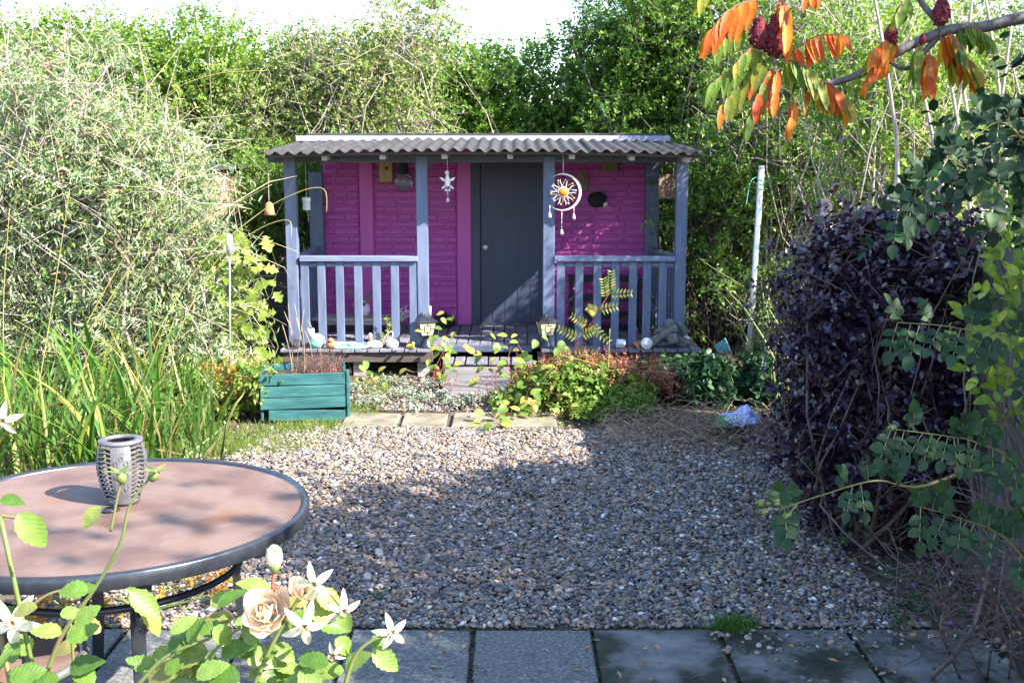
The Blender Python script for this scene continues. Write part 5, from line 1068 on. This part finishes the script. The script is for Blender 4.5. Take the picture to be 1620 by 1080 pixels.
t = thing('leafy_shoots', 'scattered rounded lime leaves on trailing shoots beside the wooden ramp', 'plant', oz(790, 640))
bm_ = [leaf_mesh('leaf', 'bed_big', .62, .04, .15, .12), leaf_mesh('leaf', 'bed_big', .75, .04, .25, .18)]
for c_, n_, sx, sy, Y in (((700, 545), 22, 14, 26, 9.1), ((705, 580), 14, 12, 22, 8.7), ((800, 560), 18, 26, 16, 8.2), ((790, 660), 26, 30, 18, 7.7), ((835, 600), 34, 22, 26, 8.0), ((880, 600), 26, 26, 22, 8.0), ((855, 650), 30, 22, 16, 7.75), ((790, 680), 12, 14, 8, 7.5), ((590, 590), 12, 16, 10, 8.9), ((950, 640), 20, 40, 20, 7.9), ((770, 590), 10, 14, 18, 8.2)):
    for _ in range(n_):
        px, py = rnd.gauss(c_[0], sx), rnd.gauss(c_[1], sy); q = oy(px, py, Y+rnd.uniform(-.15, .15))
        if q.z < .02: q.z = .02
        inst('leaf', rnd.choice(bm_), frame(q, (rnd.uniform(-1, 1), rnd.uniform(-.8, .1), rnd.uniform(-.6, .3)), (rnd.uniform(-.3, .5), -.5, .8), rnd.uniform(.05, .085)), t)
    q = oy(*c_, Y); g = Vector((q.x, q.y, -.02)); S = np.array([g]*8)+RNG.normal(size=(8, 3))*np.array([.05, .05, 0]); E_ = np.array([oy(rnd.gauss(c_[0], sx), rnd.gauss(c_[1], sy), Y) for _ in range(8)]); twigs('shoot_stems', 'stem_red', t, S, E_, .003, .0015, .12, 5, 4)
# ash-like seedling with feathered leaves
t = thing('fern_seedling', 'tall seedling with red stem and ferny leaves before the railing', 'plant', oz(905, 610))
stemp = curve([oz(898, 640), oy(905, 560, 8.55), oy(930, 520, 8.55), oy(965, 462, 8.55)], 6); MB().tube(stemp, [.006*(1-.5*i/len(stemp)) for i in range(len(stemp))], 6).build('stem', 'stem_red', t, True)
fm = [leaf_mesh('leaflet', 'bed_big', .36, .06, .1, .1)]
for a, b, n_ in (((965, 462), (967, 430), 7), ((958, 472), (954, 442), 7), ((965, 466), (998, 464), 6), ((945, 495), (930, 486), 6), ((948, 490), (975, 485), 5), ((930, 515), (905, 500), 6), ((932, 512), (962, 540), 6), ((915, 535), (885, 520), 6), ((918, 530), (945, 522), 6), ((906, 555), (878, 560), 6), ((906, 552), (940, 560), 6)):
    A, B = oy(*a, 8.55), oy(*b, 8.45); rc = MB().tube([A, B], .0016, 4).build('leaf', 'stem_red', t)
    for k in range(n_):
        p = A.lerp(B, .15+.85*k/(n_-1)); tg_ = (B-A).normalized(); side = Vector((0, -1, .2)).cross(tg_).normalized()
        for s_ in (-1, 1): inst('leaflet', fm[0], frame(p, side*s_+tg_*.5, (0, -1, .5), .05*(1-.4*k/n_)), rc)
shrub('fern_mound', 'ferny green mound at the foot of the red-stemmed seedling', 'plant', lob([(960, 640, .12), (1000, 640, .1), (930, 660, .08), (990, 665, .08)], 7.85), 'bed_green', 700, 16, .028, .01, .14, stem='stem_green', nst=30, shape='narrow')
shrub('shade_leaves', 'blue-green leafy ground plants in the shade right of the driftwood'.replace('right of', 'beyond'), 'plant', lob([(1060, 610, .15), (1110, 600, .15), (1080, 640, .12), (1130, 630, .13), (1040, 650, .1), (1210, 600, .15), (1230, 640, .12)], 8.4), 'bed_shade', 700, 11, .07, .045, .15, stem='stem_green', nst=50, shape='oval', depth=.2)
shrub('silver_groundcover', 'low silvery grey-green ground cover between planter and ramp', 'ground cover', [(*(oz(px, py)), .16, .13, .05) for px, py in ((570, 625), (600, 640), (640, 630), (670, 640), (700, 635), (730, 645), (620, 612), (690, 618), (580, 648), (655, 655), (750, 640))], 'silver_leaf', 2600, 14, .026, .013, .06, stem='stem_green', nst=4, depth=.2)
shrub('pole_rambler', 'pale-leaved rambler shoots reaching across the leaning metal pole', 'shrub', lob([(1150, 455, .06), (1215, 445, .08), (1245, 450, .11), (1262, 490, .11), (1225, 505, .08), (1192, 565, .05), (1196, 595, .05), (1280, 435, .1)], 8.62, .12), 'rambler', 420, 11, .042, .025, .16, stem='stem_green', nst=40, bases=[(2.0, 8.2)], twig=80, shape='oval')
shrub('red_creeper', 'trailing creeper with small red leaves beside the teal planter', 'plant', lob([(340, 600, .12), (380, 590, .1), (370, 640, .12), (340, 640, .1), (395, 620, .08)], 8.0), 'autumn', 360, 10, .03, .018, .12, stem='twig_dark', nst=40, depth=.2)
shrub('nettle_patch', 'leafy green weeds crowding the planter foot', 'plant', lob([(300, 660, .12), (345, 670, .1), (390, 655, .07), (400, 600, .08), (310, 620, .12), (250, 640, .12)], 7.7), 'bed_green', 420, 11, .05, .024, .13, stem='stem_green', nst=30, depth=.2)
# moss and grass by the gravel edge, single tuft at the slabs
t = thing('moss_grass', 'soft mossy grass along the gravel edge below the planter', 'moss', oz(380, 700))
n = 15000; S = []
for _ in range(n):
    c_ = rnd.choice(((380, 700, 45, 11), (450, 690, 40, 9), (340, 710, 45, 12), (300, 690, 40, 14), (500, 678, 30, 6), (430, 712, 40, 5), (560, 650, 20, 8), (600, 615, 20, 8))); S.append(oz(rnd.gauss(c_[0], c_[2]), rnd.gauss(c_[1], c_[3])))
S = np.array(S); S[:, 2] = 0; D = unit(RNG.normal(size=(n, 3))*.6+np.array([0, 0, 1.])); leaf_cloud('grass', 'moss', t, S, D, RNG.normal(size=(n, 3)), RNG.uniform(.02, .065, n), RNG.uniform(.002, .005, n), RNG.uniform(0, 1, n), 'narrow')
q = oz(1160, 1000); t = thing('grass_tuft', 'single tuft of fine green grass at the slab edge', 'grass tuft', q)
n = 420; S = np.array([q]*n)+RNG.normal(size=(n, 3))*np.array([.045, .025, 0]); D = unit(RNG.normal(size=(n, 3))*.33+np.array([0, 0, 1.])); leaf_cloud('blades', 'tuft', t, S, D, RNG.normal(size=(n, 3)), RNG.uniform(.05, .1, n), RNG.uniform(.002, .004, n), RNG.uniform(0, 1, n), 'narrow')
t = thing('joint_moss', 'dark moss and crumbs in the joints of the paving slabs', 'moss', (0, 3.9, 0)); n = 2200
jx = np.array(xs)[RNG.integers(0, len(xs), n)]+RNG.normal(size=n)*.006; jy = 3.72+.48*RNG.beta(.7, .7, n); k = RNG.uniform(size=n) < .35; jx[k] = RNG.uniform(-1.5, 1.7, k.sum()); jy[k] = 4.2+RNG.normal(size=k.sum())*.012
S = np.stack([jx, jy, np.full(n, .006)], 1); D = unit(RNG.normal(size=(n, 3))+np.array([0, 0, .8])); leaf_cloud('moss', 'rose_mass', t, S, D, RNG.normal(size=(n, 3)), RNG.uniform(.006, .02, n), RNG.uniform(.003, .008, n), RNG.uniform(0, 1, n))
# heap of dead roots and stems
t = thing('twig_heap', 'tangled heap of dead brown stems beside the gravel', 'twig heap', oz(1090, 690))
n = 520; C_ = np.array([oz(rnd.uniform(960, 1250), rnd.uniform(655, 712)) for _ in range(n)]); C_[:, 2] = RNG.uniform(.005, .07, n); a_ = RNG.uniform(0, 6.28, n); hl = RNG.uniform(.05, .22, n)
dd = np.stack([np.cos(a_)*hl, np.sin(a_)*hl*.7, RNG.normal(size=n)*.03], 1); twigs('dead_stems', 'twig_dry', t, C_-dd, C_+dd, RNG.uniform(.0015, .004, n), .001, .22, 5, 4)
lit = np.array([oz(rnd.uniform(940, 1330), rnd.uniform(655, 730)) for _ in range(900)]); lit[:, 2] = RNG.uniform(.005, .06, 900); leaf_cloud('dead_leaves', 'litter', t, lit, RNG.normal(size=(900, 3))*np.array([1, 1, .3]), np.array([0, 0, 1.])+RNG.normal(size=(900, 3))*.4, RNG.uniform(.02, .05, 900), RNG.uniform(.01, .025, 900), RNG.uniform(0, .7, 900))
# litter over the gravel
n = 1100; C_ = np.stack([RNG.uniform(-1.6, 1.8, n), RNG.uniform(4.25, 7.2, n), RNG.uniform(.022, .03, n)], 1); a_ = RNG.uniform(0, 6.28, n); hl = RNG.uniform(.012, .07, n)
t = thing('straw_litter', 'scattered straw and dead leaves over the gravel', 'litter', (0, 5.5, .02)); t['kind'] = 'stuff'
twigs('straws', 'twig_dry', t, C_-np.stack([np.cos(a_)*hl, np.sin(a_)*hl, 0*hl], 1), C_+np.stack([np.cos(a_)*hl, np.sin(a_)*hl, RNG.uniform(0, .01, n)], 1), .0014, .0008, .1, 3, 3)
n = 1500; C_ = np.stack([RNG.uniform(-1.6, 2.0, n), 3.6+3.7*RNG.beta(1.3, 1, n), RNG.uniform(.022, .032, n)], 1); C_[:, 0] += .5*RNG.uniform(size=n); leaf_cloud('leaves', 'litter', t, C_, RNG.normal(size=(n, 3))*np.array([1, 1, .15]), np.array([0, 0, 1.])+RNG.normal(size=(n, 3))*.25, RNG.uniform(.02, .045, n), RNG.uniform(.008, .02, n), RNG.uniform(0, 1, n))
# small weeds seeded in the gravel
for px, py, lb_ in ((600, 948, 'tiny weed sprouting in the gravel near the slab edge'), (840, 790, 'tiny weed sprouting in the open shaded gravel'), (1075, 900, 'tiny weed sprouting between gravel and grass tuft')):
    q = oz(px, py); tw_ = thing('gravel_weed', lb_, 'weed', q, 'weeds in the gravel'); n = 60; S = np.array([q]*n)+RNG.normal(size=(n, 3))*np.array([.035, .03, 0])+np.array([0, 0, .018])
    leaf_cloud('leaves', 'bed_shade', tw_, S, RNG.normal(size=(n, 3))+np.array([0, 0, .6]), np.array([0, 0, 1.])+RNG.normal(size=(n, 3))*.4, RNG.uniform(.012, .028, n), RNG.uniform(.006, .013, n), RNG.uniform(0, 1, n), 'oval')
# low autumn weeds under the table
shrub('autumn_weeds', 'orange and green weeds growing under the patio table', 'plant', [(*(oz(px, py)), .12, .1, .1) for px, py in ((60, 980), (110, 960), (20, 1000), (90, 1000), (150, 985), (300, 960), (340, 950))], 'autumn', 260, 9, .035, .02, .1, stem='stem_green', nst=25, depth=.2)
# leafy ground cover elsewhere, behind and beside
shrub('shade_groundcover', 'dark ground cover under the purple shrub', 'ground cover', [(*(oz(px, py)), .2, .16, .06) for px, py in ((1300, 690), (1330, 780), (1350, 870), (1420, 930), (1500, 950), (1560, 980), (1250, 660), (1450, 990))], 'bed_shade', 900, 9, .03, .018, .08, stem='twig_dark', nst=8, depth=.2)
# ---------------------------------------------------------------- rose bush in front
t = thing('garden_rose', 'cream rose bush with lime leaves and star-shaped spent flowers beside the table', 'rose', (-.6, 1.75, 0))
fr = [leaf_mesh('leaflet', 'rose_front', .62, .07, .15, .12), leaf_mesh('leaflet', 'rose_front', .7, .07, .25, .2), leaf_mesh('leaflet', 'rose_front', .55, .07, .1, .25)]
def cane(pts, Y, r0=.0036, r1=.0018, mt='stem_green'):
    pp = curve([oy(a, b, Y) for a, b in pts], 6); MB().tube(pp, [r0+(r1-r0)*i/(len(pp)-1) for i in range(len(pp))], 7).build('cane', mt, t, True); return pp
def rleaf(px, py, ax, ay, size, Y, nrm=None, mt=None):
    """a single leaflet from pixel (px,py) pointing to (px+ax, py+ay)"""
    A = oy(px, py, Y); d = Vector((ax, rnd.uniform(-12, 12), -ay)); inst('leaflet', rnd.choice(fr), frame(A, d, nrm or (rnd.uniform(-.4, .6), -.6, .7), size, size*rnd.uniform(.85, 1.1)), t)
root = (-.6, 1.75, -.05)
c1 = cane([(60, 1110), (95, 1010), (150, 930), (190, 860), (205, 800), (240, 752)], 1.85, .0042, .0018); c2 = cane([(120, 1105), (112, 985)], 1.85); cane([(175, 840), (185, 790), (192, 760)], 1.85, .0026, .002)
c3 = cane([(395, 1100), (430, 1020), (470, 950), (490, 925)], 1.75, .0042, .0024); cane([(445, 990), (432, 930), (435, 895)], 1.75, .003, .0026, 'stem_red'); c4 = cane([(540, 1105), (560, 1040), (590, 1012), (620, 1005)], 1.75, .004, .0022); cane([(470, 950), (510, 930), (540, 960)], 1.75, .003, .002)
cane([(0, 1000), (60, 950), (90, 935), (110, 935)], 1.8, .003, .002); cane([(0, 815), (30, 818), (48, 812)], 1.8, .0026, .002); cane([(300, 1110), (330, 1040), (380, 990)], 1.75, .004, .0022); cane([(200, 1105), (260, 1040), (330, 1010)], 1.75, .004, .0022)
for c_ in (c1[0], c2[0], c3[0], c4[0], oy(300, 1110, 1.75), oy(200, 1105, 1.75), oy(0, 1000, 1.8), oy(0, 815, 1.8)):
    MB().tube(curve([Vector(root)+Vector((rnd.uniform(-.06, .06), rnd.uniform(-.05, .05), 0)), (Vector(root)+c_)/2+Vector((rnd.uniform(-.04, .04), 0, 0)), c_], 5), .0042, 6).build('cane', 'stem_green', t, True)
for a in ((28, 812, 48, 68, .075), (0, 790, 40, 5, .045), (160, 800, -32, 38, .05), (205, 935, 60, 60, .07), (200, 930, 25, 20, .04), (225, 955, 25, 45, .065), (140, 935, -40, -5, .05), (110, 940, 50, -20, .05), (95, 970, 45, 0, .042), (120, 985, 40, -30, .05), (100, 1000, -60, -10, .055), (105, 1010, 55, -25, .06), (110, 1060, 70, -25, .07), (70, 1065, -70, -10, .06), (95, 1075, -60, 10, .055), (35, 975, -45, -10, .05), (20, 1030, -20, 25, .05), (60, 960, -50, 15, .05),
          (430, 935, -60, -20, .065), (400, 960, 60, -10, .055), (370, 975, -60, 15, .065), (415, 1000, -50, 30, .06), (360, 1000, -60, -10, .06), (320, 990, -60, 15, .06), (330, 1030, -55, 10, .075), (300, 1020, 20, -40, .055), (290, 1050, -55, 20, .07), (340, 1060, -50, 10, .065), (380, 1040, 30, -35, .05), (400, 1020, -10, -45, .05), (440, 1030, -45, 5, .05), (460, 1000, 40, -45, .055), (480, 960, 60, 20, .065), (500, 985, 55, 15, .06), (500, 940, 45, 25, .055), (460, 990, -45, 15, .05), (430, 1050, -40, 25, .055), (520, 1050, -60, -15, .055), (545, 1060, -55, 5, .06), (500, 1075, -60, 5, .06), (470, 1060, 40, 20, .05), (590, 1025, 45, 40, .06), (585, 1020, 30, -8, .04), (250, 1060, -40, -20, .06), (240, 1075, 50, -10, .06), (380, 1075, -60, -10, .065), (420, 1080, 40, -20, .055), (270, 1000, 40, -25, .05), (345, 960, 40, -25, .055), (540, 965, 15, 40, .04), (530, 1010, 30, 30, .045), (15, 1075, 40, -10, .06), (150, 1080, -35, -20, .05), (350, 1035, 50, -25, .055), (310, 1070, 45, -20, .06)):
    rleaf(a[0], a[1], a[2], a[3], a[4]*.92, rnd.uniform(1.7, 1.82))
for _ in range(34):
    bx_ = rnd.choice(((330, 1040, 60, 30), (450, 1040, 60, 26), (60, 1030, 50, 35), (400, 985, 45, 22))); rleaf(rnd.gauss(bx_[0], bx_[2]), min(1085, rnd.gauss(bx_[1], bx_[3])), rnd.uniform(-60, 60), rnd.uniform(-35, 40), rnd.uniform(.035, .06), rnd.uniform(1.72, 1.95))
# open cream rose
def petal_mesh():
    n = 6; V, Fc = [], []
    for i in range(n+1):
        for j in range(n+1):
            u, v = i/n, j/n*2-1; w = .55*math.sin(math.pi*min(.93, .12+u*.8))**.6
            V.append((u*(1-.1*v*v), v*w, .32*u*u-.12*math.sin(u*3.1)+.22*v*v*w+(.1*(u-.8) if u > .8 else 0)*(-4)))
    for i in range(n):
        for j in range(n): q = i*(n+1)+j; Fc.append((q, q+1, q+n+2, q+n+1))
    me = bpy.data.meshes.new('petal'); me.from_pydata(V, [], Fc); me.materials.append(MAT['petal']); me.polygons.foreach_set('use_smooth', [True]*len(Fc)); return me
pm = petal_mesh()
def rose(px, py, Y, size, n_, axis):
    c = oy(px, py, Y); ax = Vector(axis).normalized(); u_ = ax.orthogonal().normalized(); v_ = ax.cross(u_)
    fl = MB().ball(c-ax*.006, .008).build('rose_flower', 'stem_green', t, True)
    for k_ in range(n_):
        a_ = k_*2.4; e = .12+.8*k_/n_; r_ = u_*math.cos(a_)+v_*math.sin(a_); d = r_*e+ax*(1.05-e)
        inst('petal', pm, frame(c+r_*.003, d, ax*e-r_*(1.05-e), size*(.6+.45*k_/n_), size*(.55+.5*k_/n_)), fl)
rose(424, 972, 1.74, .046, 18, (-.1, -.75, .65))
rose(480, 938, 1.72, .03, 7, (.3, -.6, .6))
# bud
c = oy(434, 882, 1.74); fl = MB().lathe([(0, -.02), (.007, -.016), (.0125, -.004), (.0135, .004), (.011, .014), (.005, .02), (0, .021)], 12, c).build('rose_bud', 'petal', t, True)
MB().lathe([(0, -.026), (.005, -.024), (.0095, -.012), (.006, -.008), (0, -.008)], 10, c).build('calyx', 'stem_green', fl, True)
sm_ = leaf_mesh('sepal', 'sepal', .3, 0, .35, .3); sg = leaf_mesh('sepal', 'rose_front', .28, 0, .1, .2)
for k_ in range(4): a_ = k_*1.57+.4; inst('sepal', sg, frame(c+Vector((math.cos(a_)*.009, math.sin(a_)*.009, -.012)), (math.cos(a_)*.15, math.sin(a_)*.15, 1), (math.cos(a_), math.sin(a_), 0), .032), fl)
# star-shaped spent flowers
sta = leaf_mesh('stamen', 'litter', .3, 0, 0, 0)
for px, py, s_, Y, par in ((497, 923, .034, 1.7, 0), (481, 990, .04, 1.69, 0), (543, 965, .032, 1.72, 0), (620, 1000, .032, 1.75, 0), (20, 985, .05, 1.78, 0), (528, 1035, .02, 1.75, 1), (5, 665, .032, 1.9, 0)):
    c = oy(px, py, Y); f_ = Vector((rnd.uniform(-.3, .4), -1, rnd.uniform(-.1, .3))).normalized(); u_ = f_.cross(Vector((0, 0, 1))).normalized(); v_ = u_.cross(f_); off = rnd.uniform(0, 1.2)
    sf = MB().ball(c-f_*.004, .0055, 8, 6).build('spent_flower', 'stem_green', t, True)
    for k_ in range(3 if par else 5): a_ = off+k_*1.2566; inst('sepal', sm_, frame(c, u_*math.cos(a_)+v_*math.sin(a_)-f_*.1, f_, s_, s_*1.2), sf)
    st = MB()
    for k_ in range(16): a_ = k_*2.4; st.tube([c, c+f_*.009+(u_*math.cos(a_)+v_*math.sin(a_))*.007], .0007, 3)
    st.build('stamens', 'spike_brown', sf)
MB().tube(curve([oy(5, 665, 1.9), oy(-30, 760, 1.9), oy(-60, 1000, 1.85)]), .002, 5).build('cane', 'stem_green', t, True)
for px, py, d in ((192, 755, (-.3, 0, .8)), (243, 752, (.6, 0, .7))):
    c = oy(px, py, 1.85); hp_ = MB().lathe([(0, -.012), (.006, -.009), (.0095, 0), (.007, .008), (0, .009)], 10, c, Vector((0, 0, 1)).rotation_difference(Vector(d)).to_matrix()).build('rose_hip', 'stem_green', t, True)
    for k_ in range(5): a_ = k_*1.2566; inst('sepal', sg, frame(c+Vector(d).normalized()*.007, (math.cos(a_), math.sin(a_), .35), (0, 0, 1), .03), hp_)
